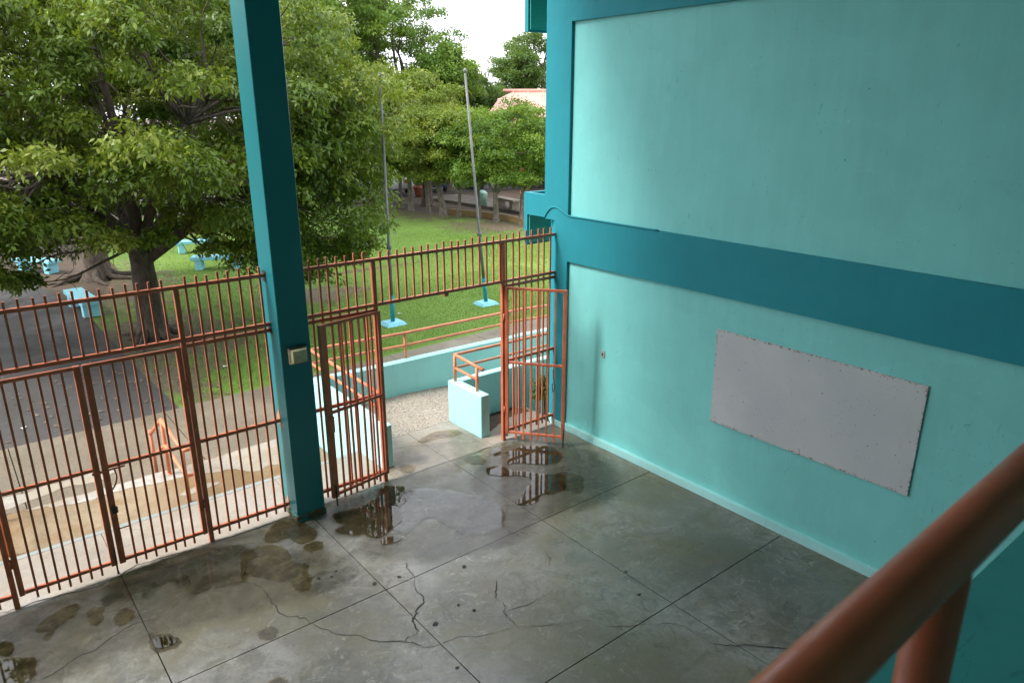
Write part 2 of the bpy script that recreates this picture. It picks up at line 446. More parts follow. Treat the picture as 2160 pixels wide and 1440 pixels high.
class MB:
    def __init__(s): s.v = []; s.f = []
    def add(s, vs, fs):
        k = len(s.v)
        s.v += [tuple(p) for p in vs]
        s.f += [tuple(i + k for i in f) for f in fs]
        return s
    def box(s, x0, x1, y0, y1, z0, z1, bev=0.0):
        if bev <= 0:
            vs = [(x, y, z) for z in (z0, z1) for x, y in ((x0, y0), (x1, y0), (x1, y1), (x0, y1))]
            fs = [(3, 2, 1, 0), (4, 5, 6, 7), (0, 1, 5, 4), (1, 2, 6, 5), (2, 3, 7, 6), (3, 0, 4, 7)]
            return s.add(vs, fs)
        b = min(bev, (x1 - x0) * .45, (y1 - y0) * .45, (z1 - z0) * .45)
        vs = []
        for z, i in ((z0, b), (z0 + b, 0), (z1 - b, 0), (z1, b)):
            # octagonal ring (chamfered vertical edges)
            c = b
            xa, xb, ya, yb = x0 + i, x1 - i, y0 + i, y1 - i
            vs += [(xa + c, ya, z), (xb - c, ya, z), (xb, ya + c, z), (xb, yb - c, z), (xb - c, yb, z), (xa + c, yb, z), (xa, yb - c, z), (xa, ya + c, z)]
        fs = [tuple(range(7, -1, -1)), tuple(range(24, 32))]
        for r in range(3):
            for k in range(8):
                fs.append((r * 8 + k, r * 8 + (k + 1) % 8, r * 8 + 8 + (k + 1) % 8, r * 8 + 8 + k))
        return s.add(vs, fs)
    def tube(s, pts, r, seg=10, cap=True):
        pts = [Vector(p) for p in pts]
        n = len(pts)
        rr = r if isinstance(r, (list, tuple)) else [r] * n
        k = len(s.v)
        prev = None
        for i, p in enumerate(pts):
            a = pts[max(i - 1, 0)]; c = pts[min(i + 1, n - 1)]
            t = (c - a).normalized()
            if 0 < i < n - 1:
                t1 = (p - a).normalized(); t2 = (c - p).normalized()
                t = (t1 + t2).normalized() if (t1 + t2).length > 1e-6 else t1
                stretch = 1 / max(0.5, t.dot(t1))
            else: stretch = 1
            if prev is None:
                u = t.orthogonal().normalized()
            else:
                u = (prev - t * prev.dot(t))
                u = u.normalized() if u.length > 1e-6 else t.orthogonal().normalized()
            prev = u
            w = t.cross(u)
            for j in range(seg):
                a_ = 2 * math.pi * j / seg
                s.v.append(tuple(p + (u * math.cos(a_) + w * math.sin(a_)) * rr[i]))
        for i in range(n - 1):
            for j in range(seg):
                s.f.append((k + i * seg + j, k + i * seg + (j + 1) % seg, k + (i + 1) * seg + (j + 1) % seg, k + (i + 1) * seg + j))
        if cap:
            s.f.append(tuple(k + j for j in range(seg - 1, -1, -1)))
            s.f.append(tuple(k + (n - 1) * seg + j for j in range(seg)))
        return s
    def prism(s, poly, z0, z1):
        n = len(poly)
        vs = [(x, y, z0) for x, y in poly] + [(x, y, z1) for x, y in poly]
        fs = [tuple(range(n - 1, -1, -1)), tuple(range(n, 2 * n))] + [(i, (i + 1) % n, n + (i + 1) % n, n + i) for i in range(n)]
        return s.add(vs, fs)
    def lathe(s, prof, c=(0, 0, 0), seg=16):
        k = len(s.v)
        for r, z in prof:
            for j in range(seg):
                a = 2 * math.pi * j / seg
                s.v.append((c[0] + r * math.cos(a), c[1] + r * math.sin(a), c[2] + z))
        for i in range(len(prof) - 1):
            for j in range(seg):
                s.f.append((k + i * seg + j, k + i * seg + (j + 1) % seg, k + (i + 1) * seg + (j + 1) % seg, k + (i + 1) * seg + j))
        s.f.append(tuple(k + j for j in range(seg - 1, -1, -1)))
        s.f.append(tuple(k + (len(prof) - 1) * seg + j for j in range(seg)))
        return s
    def build(s, name, mat, parent=None, smooth=False, loc=None):
        me = bpy.data.meshes.new(name)
        me.from_pydata(s.v, [], s.f)
        me.materials.append(M[mat] if isinstance(mat, str) else mat)
        if smooth:
            me.polygons.foreach_set('use_smooth', [True] * len(me.polygons))
        me.update()
        o = bpy.data.objects.new(name, me)
        COL.objects.link(o)
        if parent: o.parent = parent
        if loc: o.location = loc
        return o

BJ = random.Random(5)
def share(name, src, parent=None, loc=(0, 0, 0), rz=0.0):
    o = bpy.data.objects.new(name, src.data)
    COL.objects.link(o)
    o.parent = parent
    if name == 'bar':       # hand-welded: never quite plumb or evenly spaced
        loc = (loc[0] + BJ.uniform(-.004, .004), loc[1] + BJ.uniform(-.002, .002), loc[2] + BJ.uniform(-.012, .012))
        o.location = loc
        o.rotation_euler = (BJ.uniform(-.002, .002), BJ.uniform(-.0025, .0025), BJ.uniform(-.08, .08))
        return o
    o.location = loc
    o.rotation_euler = (0, 0, rz)
    return o

def np_mesh(name, verts, quads_or_tris, mat, parent=None, tint=None, smooth=False):
    """verts (n,3), faces (m,k) numpy"""
    me = bpy.data.meshes.new(name)
    verts = np.asarray(verts, np.float32); f = np.asarray(quads_or_tris, np.int32)
    m, k = f.shape
    me.vertices.add(len(verts)); me.vertices.foreach_set('co', verts.ravel())
    me.loops.add(m * k); me.loops.foreach_set('vertex_index', f.ravel())
    me.polygons.add(m)
    me.polygons.foreach_set('loop_start', np.arange(0, m * k, k, dtype=np.int32))
    me.polygons.foreach_set('loop_total', np.full(m, k, np.int32))
    if smooth: me.polygons.foreach_set('use_smooth', np.ones(m, bool))
    me.update(calc_edges=True)
    if tint is not None:
        a = me.attributes.new('tint', 'FLOAT', 'FACE')
        a.data.foreach_set('value', np.asarray(tint, np.float32))
    me.materials.append(M[mat] if isinstance(mat, str) else mat)
    o = bpy.data.objects.new(name, me)
    COL.objects.link(o)
    if parent: o.parent = parent
    return o

def spline(pts, sub=4, closed=False):
    """Catmull-Rom through 2-D or 3-D points"""
    P = [np.array(p, float) for p in pts]
    n = len(P); out = []
    rng = range(n if closed else n - 1)
    for i in rng:
        g = (lambda j: P[j % n]) if closed else (lambda j: P[min(max(j, 0), n - 1)])
        p0, p1, p2, p3 = g(i - 1), g(i), g(i + 1), g(i + 2)
        for k in range(sub):
            t = k / sub
            out.append(0.5 * ((2 * p1) + (-p0 + p2) * t + (2 * p0 - 5 * p1 + 4 * p2 - p3) * t * t + (-p0 + 3 * p1 - 3 * p2 + p3) * t ** 3))
    if not closed: out.append(P[-1])
    return out

# ------------------------------------------------------------------ ground, lawn, road, pavements
ZG = -0.60
rng = np.random.default_rng(7)
tag(MB().add([(-400, -400, ZG - .05), (400, -400, ZG - .05), (400, 400, ZG - .05), (-400, 400, ZG - .05)], [(0, 1, 2, 3)]).build('ground', 'soil'), 'brown bare soil spreading under the trees', kind='structure')
LAWN = [(-4.05, 5.75), (30, 5.75), (30, 8.0), (15.6, 18.0), (14.9, 21.0), (13.9, 25.0), (12.6, 29.5), (8, 32), (-1.5, 33), (-2.2, 20), (-4.1, 14.0), (-4.2, 10)]
tag(MB().add([(x, y, ZG - .012) for x, y in LAWN], [tuple(range(len(LAWN)))]).build('lawn', 'lawn'), 'bright green mown lawn with bare brown patches', kind='structure')
ROAD = [(-4.02, 5.8), (-4.1, 8), (-4.15, 12), (-4.2, 15), (-4.7, 19), (-5.8, 21.5), (-8.5, 24), (-14, 26.5), (-30, 30), (-30, 5.8)]
tag(MB().add([(x, y, ZG - .004) for x, y in reversed(ROAD)], [tuple(range(len(ROAD)))]).build('road', 'asphalt'), 'dark old asphalt drive beyond the pavement', kind='structure')
road_edge = MB()
re_ = spline([(-4.02, 5.8), (-4.1, 8), (-4.15, 12), (-4.2, 15), (-4.7, 19)], 8)
verge = tag(MB().add([(-3, 19, ZG - .008), (-4.7, 19, ZG - .008), (-5.8, 21.5, ZG - .008), (-8.5, 24, ZG - .008), (-14, 26.5, ZG - .008), (-14, 40, ZG - .008), (-2, 40, ZG - .008)], [(6, 5, 4, 3, 2, 1, 0)]).build('dirt_verge', 'soil'), 'bare pinkish dirt verge behind the drive', kind='structure')

side = empty('sidewalk'); tag(side, 'brown concrete pavement between lower landing and lawn', kind='structure')
MB().box(-30, 30, 3.12, 5.7, ZG - .3, ZG - .02).build('base', 'joint', side)
xs = [-11.5, -9.1, -6.7, -4.3, -1.9, 0.5, 2.9, 5.3, 7.7]
for a, b in zip(xs[:-1], xs[1:]):
    ya, yb = 5.83 + max(0, a + 4) * .045, 5.83 + max(0, b + 4) * .045
    MB().prism([(a + .008, 3.10), (b - .008, 3.10), (b - .008, yb), (a + .008, ya)], ZG - .15, ZG).build('slab', 'walk', side)

# lower landing and the steps that drop to it from the patio
land = empty('lower_landing'); tag(land, 'muddy stained concrete landing outside the left gates', kind='structure')
ZL = -0.45
MB().box(-12, -2.82, 1.6, 3.08, ZL - .3, ZL).build('slab', 'landing', land)
MB().box(-12, -2.82, 1.32, 1.6, ZL - .3, ZL + .15).build('step', 'landing', land)
MB().box(-12, -2.82, 1.04, 1.32, ZL - .3, ZL + .30).build('step', 'landing', land)
# whitened worn paint on the landing
def blob_sheet(name, poly, z, mat, parent, jitter=0.012, sub=5, seed=0, fade=0.0):
    """irregular flat sheet; with fade > 0 an 'edge' attribute runs 0..1 over the rim so the film thins out"""
    import mathutils.geometry as mg
    r = random.Random(seed)
    pts = spline(poly, sub, True)
    pts = [(p[0] + r.uniform(-jitter, jitter), p[1] + r.uniform(-jitter, jitter)) for p in pts]
    n = len(pts)
    area = sum(pts[i][0] * pts[(i + 1) % n][1] - pts[(i + 1) % n][0] * pts[i][1] for i in range(n))
    if area < 0: pts = pts[::-1]
    def tess(q, off):
        fs = []
        for a, b, c in mg.tessellate_polygon([[Vector((x, y, 0)) for x, y in q]]):
            ar = (q[b][0] - q[a][0]) * (q[c][1] - q[a][1]) - (q[b][1] - q[a][1]) * (q[c][0] - q[a][0])
            fs.append((a + off, b + off, c + off) if ar > 0 else (a + off, c + off, b + off))
        return fs
    if fade <= 0:
        return MB().add([(x, y, z) for x, y in pts], tess(pts, 0)).build(name, mat, parent)
    outer = []
    for i in range(n):
        a, b = pts[(i - 2) % n], pts[(i + 2) % n]
        d = Vector((b[0] - a[0], b[1] - a[1]))
        d = d.normalized() if d.length > 1e-6 else Vector((1, 0))
        outer.append((pts[i][0] + d.y * fade, pts[i][1] - d.x * fade))
    vs = [(x, y, z) for x, y in pts] + [(x, y, z) for x, y in outer]
    fs = tess(pts, 0) + [(i, n + i, n + (i + 1) % n, (i + 1) % n) for i in range(n)]
    o = MB().add(vs, fs).build(name, mat, parent)
    at = o.data.attributes.new('edge', 'FLOAT', 'POINT')
    at.data.foreach_set('value', [1.0] * n + [0.0] * n)
    return o
WH = [(-6.7, 3.06), (-6.0, 3.065), (-5.2, 3.065), (-4.3, 3.06), (-3.4, 3.065), (-2.9, 3.06), (-2.88, 2.2), (-3.3, 2.0), (-3.6, 2.25), (-3.9, 2.2), (-4.15, 2.45), (-4.5, 2.62), (-4.8, 2.70), (-5.2, 2.74), (-5.6, 2.86), (-6.1, 2.82), (-6.5, 2.97)]
blob_sheet('worn_paint', WH, ZL + .004, 'white_stain', land, 0.03, 4, 3)
blob_sheet('worn_paint', [(-4.9, 2.25), (-4.6, 2.3), (-4.45, 2.2), (-4.7, 2.12), (-5.0, 2.15)], ZL + .004, 'white_stain', land, 0.02, 4, 4)
WS = [(-9, 4.2), (-7.6, 4.05), (-6.6, 3.95), (-5.9, 4.05), (-5.5, 3.85), (-5.7, 3.7), (-6.2, 3.75), (-6.9, 3.6), (-7.6, 3.7), (-9, 3.6)]
blob_sheet('worn_paint', WS, ZG + .004, 'white_stain', side, 0.05, 4, 5)

# ------------------------------------------------------------------ patio floor: slabs, joints, apron, landing, ramp
floor = empty('patio_floor'); tag(floor, 'damp cracked concrete patio floor with saw-cut joints', kind='structure')
MB().box(-14, 0.0, -10, 1.02, -0.45, -0.035).build('base', 'joint', floor)
jx = [-14, -12.4, -10.3, -8.22, -6.1374, -4.0724, -1.9589, -0.022]
jy = [-10, -8.0, -5.98, -3.9989, -2.0237, -0.045]
G = 0.0055
for a, b in zip(jx[:-1], jx[1:]):
    for c, d in zip(jy[:-1], jy[1:]):
        MB().box(a + G, b - G, c + G, d - G, -0.12, 0.0).build('slab', 'floor', floor)
# pale apron outside the fence line
for a, b in ((-14, -8.22), (-8.22, -6.1374), (-6.1374, -4.0724), (-4.0724, -2.80)):
    MB().box(a + G * .6, b - G * .6, -0.045 + .002, 0.955, -0.118, 0.0).build('slab', 'apron', floor)
MB().box(-14, -2.815, 0.96, 1.035, -0.16, 0.001).build('nosing', 'nosing', floor)
for a, b in ((-2.645, -1.9589), (-1.9589, -1.19)):
    MB().box(a + G, b - G, -0.043, 1.08, -0.118, 0.0).build('slab', 'apron', floor)
MB().box(-1.19, -0.002, -0.043, 0.245, -0.118, 0.0).build('slab', 'apron', floor)
MB().box(-1.02, 0.10, 0.255, 0.815, -0.118, -0.004).build('slab', 'apron', floor)
MB().box(-2.80, -2.65, -0.043, 0.29, -0.118, 0.0).build('slab', 'apron', floor)
ramp = MB()
ramp.add([(-2.64, 1.09, -.002), (-1.15, 1.09, -.002), (-1.15, 2.58, -.002), (-2.64, 2.58, -.002)], [(0, 1, 2, 3)])
ramp.add([(-1.15, .99, -.002), (7, .99, -.58), (7, 2.58, -.58), (-1.15, 2.58, -.002)], [(0, 1, 2, 3)])
ramp.add([(-2.64, 1.09, -.002), (-2.64, 1.09, -.15), (-1.15, 1.09, -.15), (-1.15, 1.09, -.002)], [(0, 1, 2, 3)])
tag(ramp.build('ramp', 'aggregate'), 'pebbled concrete ramp landing between the aqua walls', kind='structure')
blob_sheet('bare_soil_patch', [(-1.0, .80), (-.5, .81), (-.05, .80), (.05, .60), (-.2, .62), (-.5, .58), (-.75, .45), (-1.0, .38)], 0.0, 'soil', floor, 0.015, 4, 9)

CRACKS = [[(-7.31, 0.03), (-7.2, 0.02), (-7.04, -0.01), (-6.88, 0.0), (-6.56, -0.07), (-6.37, -0.11), (-6.21, -0.07), (-6.12, -0.04), (-5.98, 0.03), (-5.91, 0.03), (-5.65, 0.0), (-5.43, -0.03), (-5.17, -0.03), (-4.81, -0.07), (-4.52, -0.05), (-4.35, -0.05)],
 [(-5.65, 0.0), (-5.64, -0.19), (-5.61, -0.4), (-5.6, -0.58), (-5.63, -0.74)],
 [(-7.05, -1.26), (-6.89, -1.22), (-6.73, -1.14), (-6.57, -1.13), (-6.38, -1.03), (-6.23, -0.98), (-6.13, -0.99), (-6.02, -1.02), (-5.85, -0.95), (-5.69, -0.84), (-5.49, -0.88), (-5.22, -0.95), (-5.11, -1.06), (-5.05, -1.23), (-5.06, -1.49), (-5.04, -1.75), (-4.91, -1.91), (-4.88, -2.04), (-4.81, -2.21), (-4.75, -2.35), (-4.59, -2.49), (-4.53, -2.63), (-4.34, -2.79), (-4.28, -2.84), (-4.22, -2.97), (-4.08, -3.05), (-4.02, -3.04), (-3.87, -3.08), (-3.73, -3.19), (-3.58, -3.23), (-3.38, -3.31), (-3.2, -3.43), (-2.98, -3.56), (-2.83, -3.62), (-2.72, -3.78), (-2.67, -3.87), (-2.47, -4.0), (-2.24, -4.15), (-2.15, -4.28), (-2.13, -4.54), (-2.07, -4.67), (-1.9, -4.81), (-1.7, -5.01), (-1.58, -5.17)],
 [(-5.18, -0.96), (-5.1, -0.81), (-4.96, -0.7)],
 [(-3.67, -1.75), (-3.71, -1.84), (-3.74, -2.02), (-3.81, -2.15), (-3.84, -2.25), (-3.84, -2.36), (-3.88, -2.44), (-3.96, -2.48), (-4.04, -2.54), (-4.08, -2.58), (-4.12, -2.62), (-4.13, -2.71), (-4.16, -2.77), (-4.26, -2.78), (-4.32, -2.8)],
 [(-3.09, -2.61), (-3.22, -2.75), (-3.27, -2.85), (-3.27, -2.98), (-3.34, -3.04), (-3.36, -3.12), (-3.37, -3.21), (-3.38, -3.32)],
 [(-3.34, -3.04), (-3.11, -3.11), (-2.88, -3.11), (-2.58, -3.08)],
 [(-2.02, -1.5), (-2.1, -1.54), (-2.19, -1.62), (-2.26, -1.67), (-2.31, -1.73), (-2.38, -1.77), (-2.44, -1.75), (-2.48, -1.72), (-2.61, -1.68), (-2.81, -1.65), (-2.86, -1.67), (-2.99, -1.76), (-3.1, -1.77)],
 [(-2.41, -1.83), (-2.36, -1.94), (-2.32, -2.01)],
 [(-2.82, -0.1), (-2.5, -0.08), (-1.97, -0.06), (-1.86, -0.09), (-1.68, -0.11), (-1.42, -0.07), (-1.32, -0.07), (-1.2, -0.12), (-1.07, -0.11), (-0.96, -0.1)],
 [(-2.35, -2.51), (-2.42, -2.67), (-2.54, -2.8)],
 [(-2.49, 0.78), (-2.19, 0.7), (-1.97, 0.56), (-1.83, 0.51), (-1.58, 0.36)],
 [(-6.05, 0.47), (-5.64, 0.53), (-5.21, 0.4), (-4.95, 0.33), (-4.46, 0.28)]]
CW = [1.5, 1.0, 1.15, 1.2, 2.0, 1.7, .8, 1.5, 1.1, 1.2, 1.6, .9, .7]
rr = random.Random(11)
for pts, w in zip(CRACKS, CW):
    fine = []
    sp = spline(pts, 5)
    for p in sp: fine.append((p[0] + rr.uniform(-.012, .012), p[1] + rr.uniform(-.012, .012)))
    vs, fs = [], []
    n = len(fine)
    wk = 1.0
    for i, p in enumerate(fine):
        a = fine[max(0, i - 1)]; b = fine[min(n - 1, i + 1)]
        d = Vector((b[0] - a[0], b[1] - a[1])).normalized()
        wk = min(1.6, max(.25, wk + rr.uniform(-.4, .4)))
        e = min(1, i / 3, (n - 1 - i) / 3)
        h = 0.0026 * w * wk * (0.15 + .85 * e)
        vs += [(p[0] - d.y * h, p[1] + d.x * h, .004), (p[0] + d.y * h, p[1] - d.x * h, .004)]
        if i: fs.append((2 * i - 2, 2 * i, 2 * i + 1, 2 * i - 1)[::-1])
    MB().add(vs, fs).build('crack', 'crack', floor)
SPOTS = [(-3.22, -2.21), (-4.12, -1.86), (-3.63, -2.69), (-3.56, -2.85), (-3.86, -1.92), (-1.78, -0.71), (-1.45, -0.44), (-2.21, -1.19), (-2.21, -1.53), (-1.94, -3.36), (-2.11, -3.7), (-4.34, -1.42), (-4.41, -1.48), (-4.53, -1.42), (-3.96, -2.78), (-4.13, -3.38), (-1.69, -0.75)]
for i, (x, y) in enumerate(SPOTS):
    s_ = rr.uniform(.018, .035)
    poly = [(x + math.cos(a) * s_ * rr.uniform(.5, 1.2), y + math.sin(a) * s_ * rr.uniform(.5, 1.2)) for a in (0, 1, 2, 3, 4, 5)]
    blob_sheet('pit', poly, .004, 'crack', floor, .001, 2, i)
STAINS = {'film1': [(-3.05, -0.41), (-2.76, -0.49), (-2.53, -0.69), (-2.26, -1.16), (-2.23, -1.56), (-2.46, -1.81), (-2.77, -1.75), (-2.86, -1.51), (-2.92, -1.14), (-3.15, -1.12), (-3.35, -1.22), (-3.39, -1.03)],
 'film2': [(-6.3, -0.24), (-6.12, -0.07), (-5.88, -0.05), (-5.66, -0.01), (-5.37, -0.09), (-5.0, -0.3), (-4.91, -0.54), (-5.04, -0.72), (-5.17, -0.94), (-5.44, -0.86), (-5.63, -0.84), (-5.69, -0.53), (-5.88, -0.48), (-6.05, -0.6), (-6.12, -0.48), (-6.22, -0.43), (-6.35, -0.49)],
 's1': [(-4.68, -0.32), (-4.47, -0.1), (-4.31, -0.11), (-4.19, -0.5), (-4.24, -0.67), (-4.42, -0.69), (-4.47, -0.49), (-4.66, -0.46)],
 's2': [(-4.99, -0.47), (-4.81, -0.47), (-4.69, -0.53), (-4.61, -0.7), (-4.64, -0.98), (-4.55, -1.12), (-4.6, -1.3), (-4.65, -1.46), (-4.77, -1.5), (-4.78, -1.29), (-4.89, -1.17), (-5.05, -0.93), (-5.15, -0.96), (-5.08, -0.69)],
 's3': [(-4.38, -0.76), (-4.28, -0.75), (-4.23, -0.83), (-4.28, -0.92), (-4.4, -0.89)],
 's4': [(-6.93, -0.46), (-6.81, -0.36), (-6.65, -0.29), (-6.6, -0.36), (-6.63, -0.47), (-6.74, -0.53), (-6.83, -0.6), (-6.88, -0.71), (-6.9, -0.68), (-6.86, -0.59), (-6.93, -0.54)],
 's5': [(-6.51, -0.51), (-6.41, -0.53), (-6.46, -0.72), (-6.52, -0.72)],
 's6': [(-6.33, -0.77), (-6.25, -0.7), (-6.19, -0.77), (-6.22, -0.89), (-6.31, -0.91), (-6.34, -0.84)],
 's7': [(-5.3, -1.83), (-5.22, -1.83), (-5.19, -1.89), (-5.23, -1.97), (-5.3, -1.96), (-5.33, -1.89)],
 's8': [(-6.13, -1.24), (-6.01, -1.34), (-5.95, -1.5), (-6.01, -1.54), (-6.13, -1.5), (-6.15, -1.39)],
 's9': [(-1.74, -0.16), (-1.63, -0.17), (-1.55, -0.23), (-1.64, -0.41), (-1.72, -0.37), (-1.78, -0.28), (-1.79, -0.19)],
 's10': [(-1.04, -1.30), (-0.87, -1.48), (-0.87, -1.59), (-1.03, -1.74), (-1.15, -1.84), (-1.21, -1.72), (-1.25, -1.65)],
 's11': [(-1.96, 0.76), (-1.61, 0.86), (-1.37, 0.74), (-1.34, 0.58), (-1.65, 0.64), (-1.92, 0.66)],
 's12': [(-2.60, 0.2), (-2.52, 0.21), (-2.45, 0.1), (-2.55, -0.01), (-2.61, 0.05)],
 's13': [(-5.51, -2.53), (-5.41, -2.52), (-5.37, -2.58), (-5.42, -2.65)]}
for i, (k, p) in enumerate(STAINS.items()):
    blob_sheet('damp_patch', p, .008, 'film' if k.startswith('film') else 'damp', floor, .012, 6, 40 + i, .10 if k.startswith('film') else .035)
for i, p in enumerate(([(-3.9, -1.2), (-3.0, -1.3), (-2.2, -1.0), (-1.6, -.4), (-.7, -.3), (-.3, -1.2), (-.9, -2.1), (-1.9, -1.9), (-2.6, -2.1), (-3.5, -1.7)], [(-7.3, -.35), (-6.2, -.25), (-5.2, -.9), (-4.4, -.9), (-4.3, -1.6), (-5.3, -1.4), (-6.3, -1.2), (-7.3, -1.3)], [(-2.4, .5), (-1.5, .7), (-1.3, .2), (-2.2, -.3), (-2.7, .1)])):
    blob_sheet('damp_patch', p, .005, 'halo', floor, .03, 6, 140 + i, .3)
PUDDLES = [
 ('shallow puddle reflecting bars, nearest the right-hand open gate', [(-1.23, -0.38), (-1.04, -0.35), (-0.89, -0.36), (-0.65, -0.53), (-0.58, -0.62), (-0.59, -0.76), (-0.65, -0.93), (-0.78, -1.03), (-0.90, -1.04), (-1.05, -0.94), (-1.11, -0.88), (-1.31, -0.68), (-1.39, -0.67), (-1.34, -0.58), (-1.2, -0.48)]),
 ('ragged hooked puddle just in front of the one by the right gate', [(-1.71, -0.58), (-1.62, -0.58), (-1.51, -0.65), (-1.49, -0.81), (-1.33, -1.01), (-1.22, -1.19), (-1.12, -1.25), (-1.04, -1.36), (-1.04, -1.45), (-1.25, -1.65), (-1.46, -1.65), (-1.56, -1.58), (-1.65, -1.6), (-1.73, -1.67), (-1.88, -1.66), (-1.95, -1.6), (-1.95, -1.53), (-1.76, -1.45), (-1.63, -1.34), (-1.48, -1.28), (-1.41, -1.13), (-1.53, -0.96), (-1.65, -0.88), (-1.73, -0.79), (-1.77, -0.7)]),
 ('brown puddle beside the foot of the teal column', [(-3.86, -0.37), (-3.69, -0.38), (-3.51, -0.41), (-3.37, -0.37), (-3.22, -0.32), (-3.08, -0.14), (-2.97, -0.18), (-2.85, -0.28), (-2.88, -0.38), (-2.98, -0.41), (-3.02, -0.63), (-3.15, -0.71), (-3.27, -0.97), (-3.42, -1.05), (-3.58, -1.12), (-3.7, -1.12), (-3.75, -1.04), (-3.77, -0.97), (-3.87, -0.92), (-3.95, -0.82), (-4.0, -0.71), (-3.95, -0.67), (-3.85, -0.67), (-3.89, -0.56)]),
 ('tiny puddle just below the brown column puddle', [(-3.63, -1.19), (-3.56, -1.21), (-3.49, -1.25), (-3.46, -1.31), (-3.54, -1.34), (-3.64, -1.32), (-3.7, -1.27)]),
 ('small round puddle at far left, above the larger left-edge puddle', [(-7.31, -0.46), (-7.24, -0.49), (-7.17, -0.53), (-7.15, -0.65), (-7.19, -0.73), (-7.26, -0.68), (-7.33, -0.62)]),
 ('squarish puddle cut by the bottom left corner of the picture', [(-7.36, -0.75), (-7.27, -0.78), (-7.22, -0.77), (-7.04, -0.9), (-7.02, -0.97), (-7.05, -1.15), (-7.13, -1.21), (-7.3, -1.14), (-7.39, -0.99)]),
 ('small leaf-shaped puddle on the joint left of centre', [(-6.11, -1.33), (-6.01, -1.37), (-5.97, -1.48), (-6.02, -1.51), (-6.12, -1.47), (-6.13, -1.41)]),
 ('tiny pale puddle behind the right-gate puddle', [(-1.3, -0.17), (-1.22, -0.19), (-1.23, -0.28), (-1.31, -0.35), (-1.37, -0.31)])]
for i, (lab, p) in enumerate(PUDDLES):
    o = blob_sheet('puddle', p, .012, 'puddle', None, .006, 7, 80 + i, .012)
    if i > 1: blob_sheet('damp_patch', p, .006, 'halo', floor, .01, 5, 90 + i, .09)
    tag(o, lab, 'puddle', 'puddles on the patio floor')

# gallery floor the photographer stands on
gal = MB().box(-14, -0.003, -10.5, -7.137, 2.98, 3.25, 0.004)
tag(gal.build('gallery_floor', 'gallery'), 'teal painted edge of the upper gallery floor', kind='structure')

# ------------------------------------------------------------------ building
bld = empty('building', (0, 0, 0))
tag(bld, 'two-storey aqua and teal school building wall with recessed panels', 'building')
RX_ = 0.045     # recess of the panels
ZT = 8.4
MB().box(RX_, .30, -10.5, -0.25, 0.10, 2.605).build('lower_panel', 'aqua', bld)
MB().box(RX_, .30, -10.5, -0.25, 3.235, 5.762).build('upper_panel', 'aqua', bld)
MB().box(0.0, .31, -10.5, -0.26, 2.6023, 3.2414).build('band', 'teal_light', bld)
MB().box(0.0, .31, -10.5, -0.26, 5.757, ZT).build('beam', 'teal_light', bld)
# corner pier: square above, chamfered at the street corner below
MB().box(0.0, .45, -0.26, 0.235, 3.16, ZT).build('pier', 'teal_light', bld)
MB().prism([(0.0, -0.26), (.45, -0.26), (.45, .235), (.13, .235), (0.0, 0.012)], 0.0, 3.1595).build('pier', 'teal_light', bld)
sk = MB()
sk.prism([(-0.018, -10.5), (RX_ + .02, -10.5), (RX_ + .02, -0.262), (-0.018, -0.262)], 0.0, 0.10)
sk.build('skirting', 'aqua_pale', bld)
MB().prism([(-0.016, -0.262), (.1, -0.262), (.10, .235), (.115, .235), (-0.016, 0.01)], 0.0, 0.09).build('skirting', 'aqua_pale', bld)
# facade towards the lawn, running away to the right
MB().box(.45, 9.0, -0.2, 0.22, -0.7, ZT).build('front_wall', 'aqua', bld)
for z0, z1, zt in ((2.683, 3.15, 3.477), (5.715, 6.2, 6.55)):
    h = MB()
    h.box(.125, 8.0, .775, .853, z0, zt)              # hanging front panel
    h.build('sun_hood', 'teal_light', bld)
    MB().box(.155, 8.0, .755, .7735, z0 + .03, z1 - .002).build('hood_bounce_sheet', 'hood_bounce', bld)  # added sheet that paints the grass bounce onto the shaded inner face
    h2 = MB()
    h2.box(.126, 8.0, .222, .7745, z1, z1 + .06)
    h2.box(.126, .20, .222, .7745, z1 + .0601, zt - .001)
    h2.build('sun_hood_shelf', 'teal_light', bld)
# roof over the patio
MB().box(-14.3, .45, -10.7, .6, ZT + .001, ZT + .25).build('roof_slab', 'ceiling', bld)
MB().box(-14, -0.002, -10.7, -10.5, 0, ZT).build('back_wall', 'aqua_dull', bld)
MB().box(-14.3, -14.001, -10.7, -.25, -.5, ZT).build('side_wall', 'aqua_dull', bld)  # unseen end wall, added to stop light entering from the left
# cable that runs on the ledge of the band and loops over the pier
cp = [(-.004, -1.9, 3.248), (-.004, -1.2, 3.249), (-.004, -.6, 3.250), (-.006, -.3, 3.253), (-.007, -.16, 3.30), (-.008, -.03, 3.345), (-.008, .08, 3.33), (-.007, .17, 3.26), (-.006, .232, 3.17)]
MB().tube(spline(cp, 5), .011, 8).build('cable', 'teal_light', bld, True)

# ------------------------------------------------------------------ column
colm = empty('column', (-4.083, -.049, 0))
tag(colm, 'tall square teal column standing in the fence line', 'column')
MB().box(-.174, .174, -.2024, .2036, 0.09, ZT, 0.006).build('shaft', 'teal', colm)
m_, nt_, b_ = newmat('flaking_column_foot')
n_ = N(nt_)
n_.link(n_.mix(n_.ramp(n_.noise(9, 5, 0.7), 0.42, 0.55), n_.mix(n_.ramp(n_.noise(21, 4), 0.45, 0.6), (0.02, 0.16, 0.15), (0.12, 0.42, 0.40)), (0.10, 0.055, 0.02)), b_.inputs['Base Color'])
b_.inputs['Roughness'].default_value = 0.7
M['foot'] = m_
MB().box(-.186, .186, -.2144, .2156, 0.0, 0.0898, 0.01).build('foot', 'foot', colm)

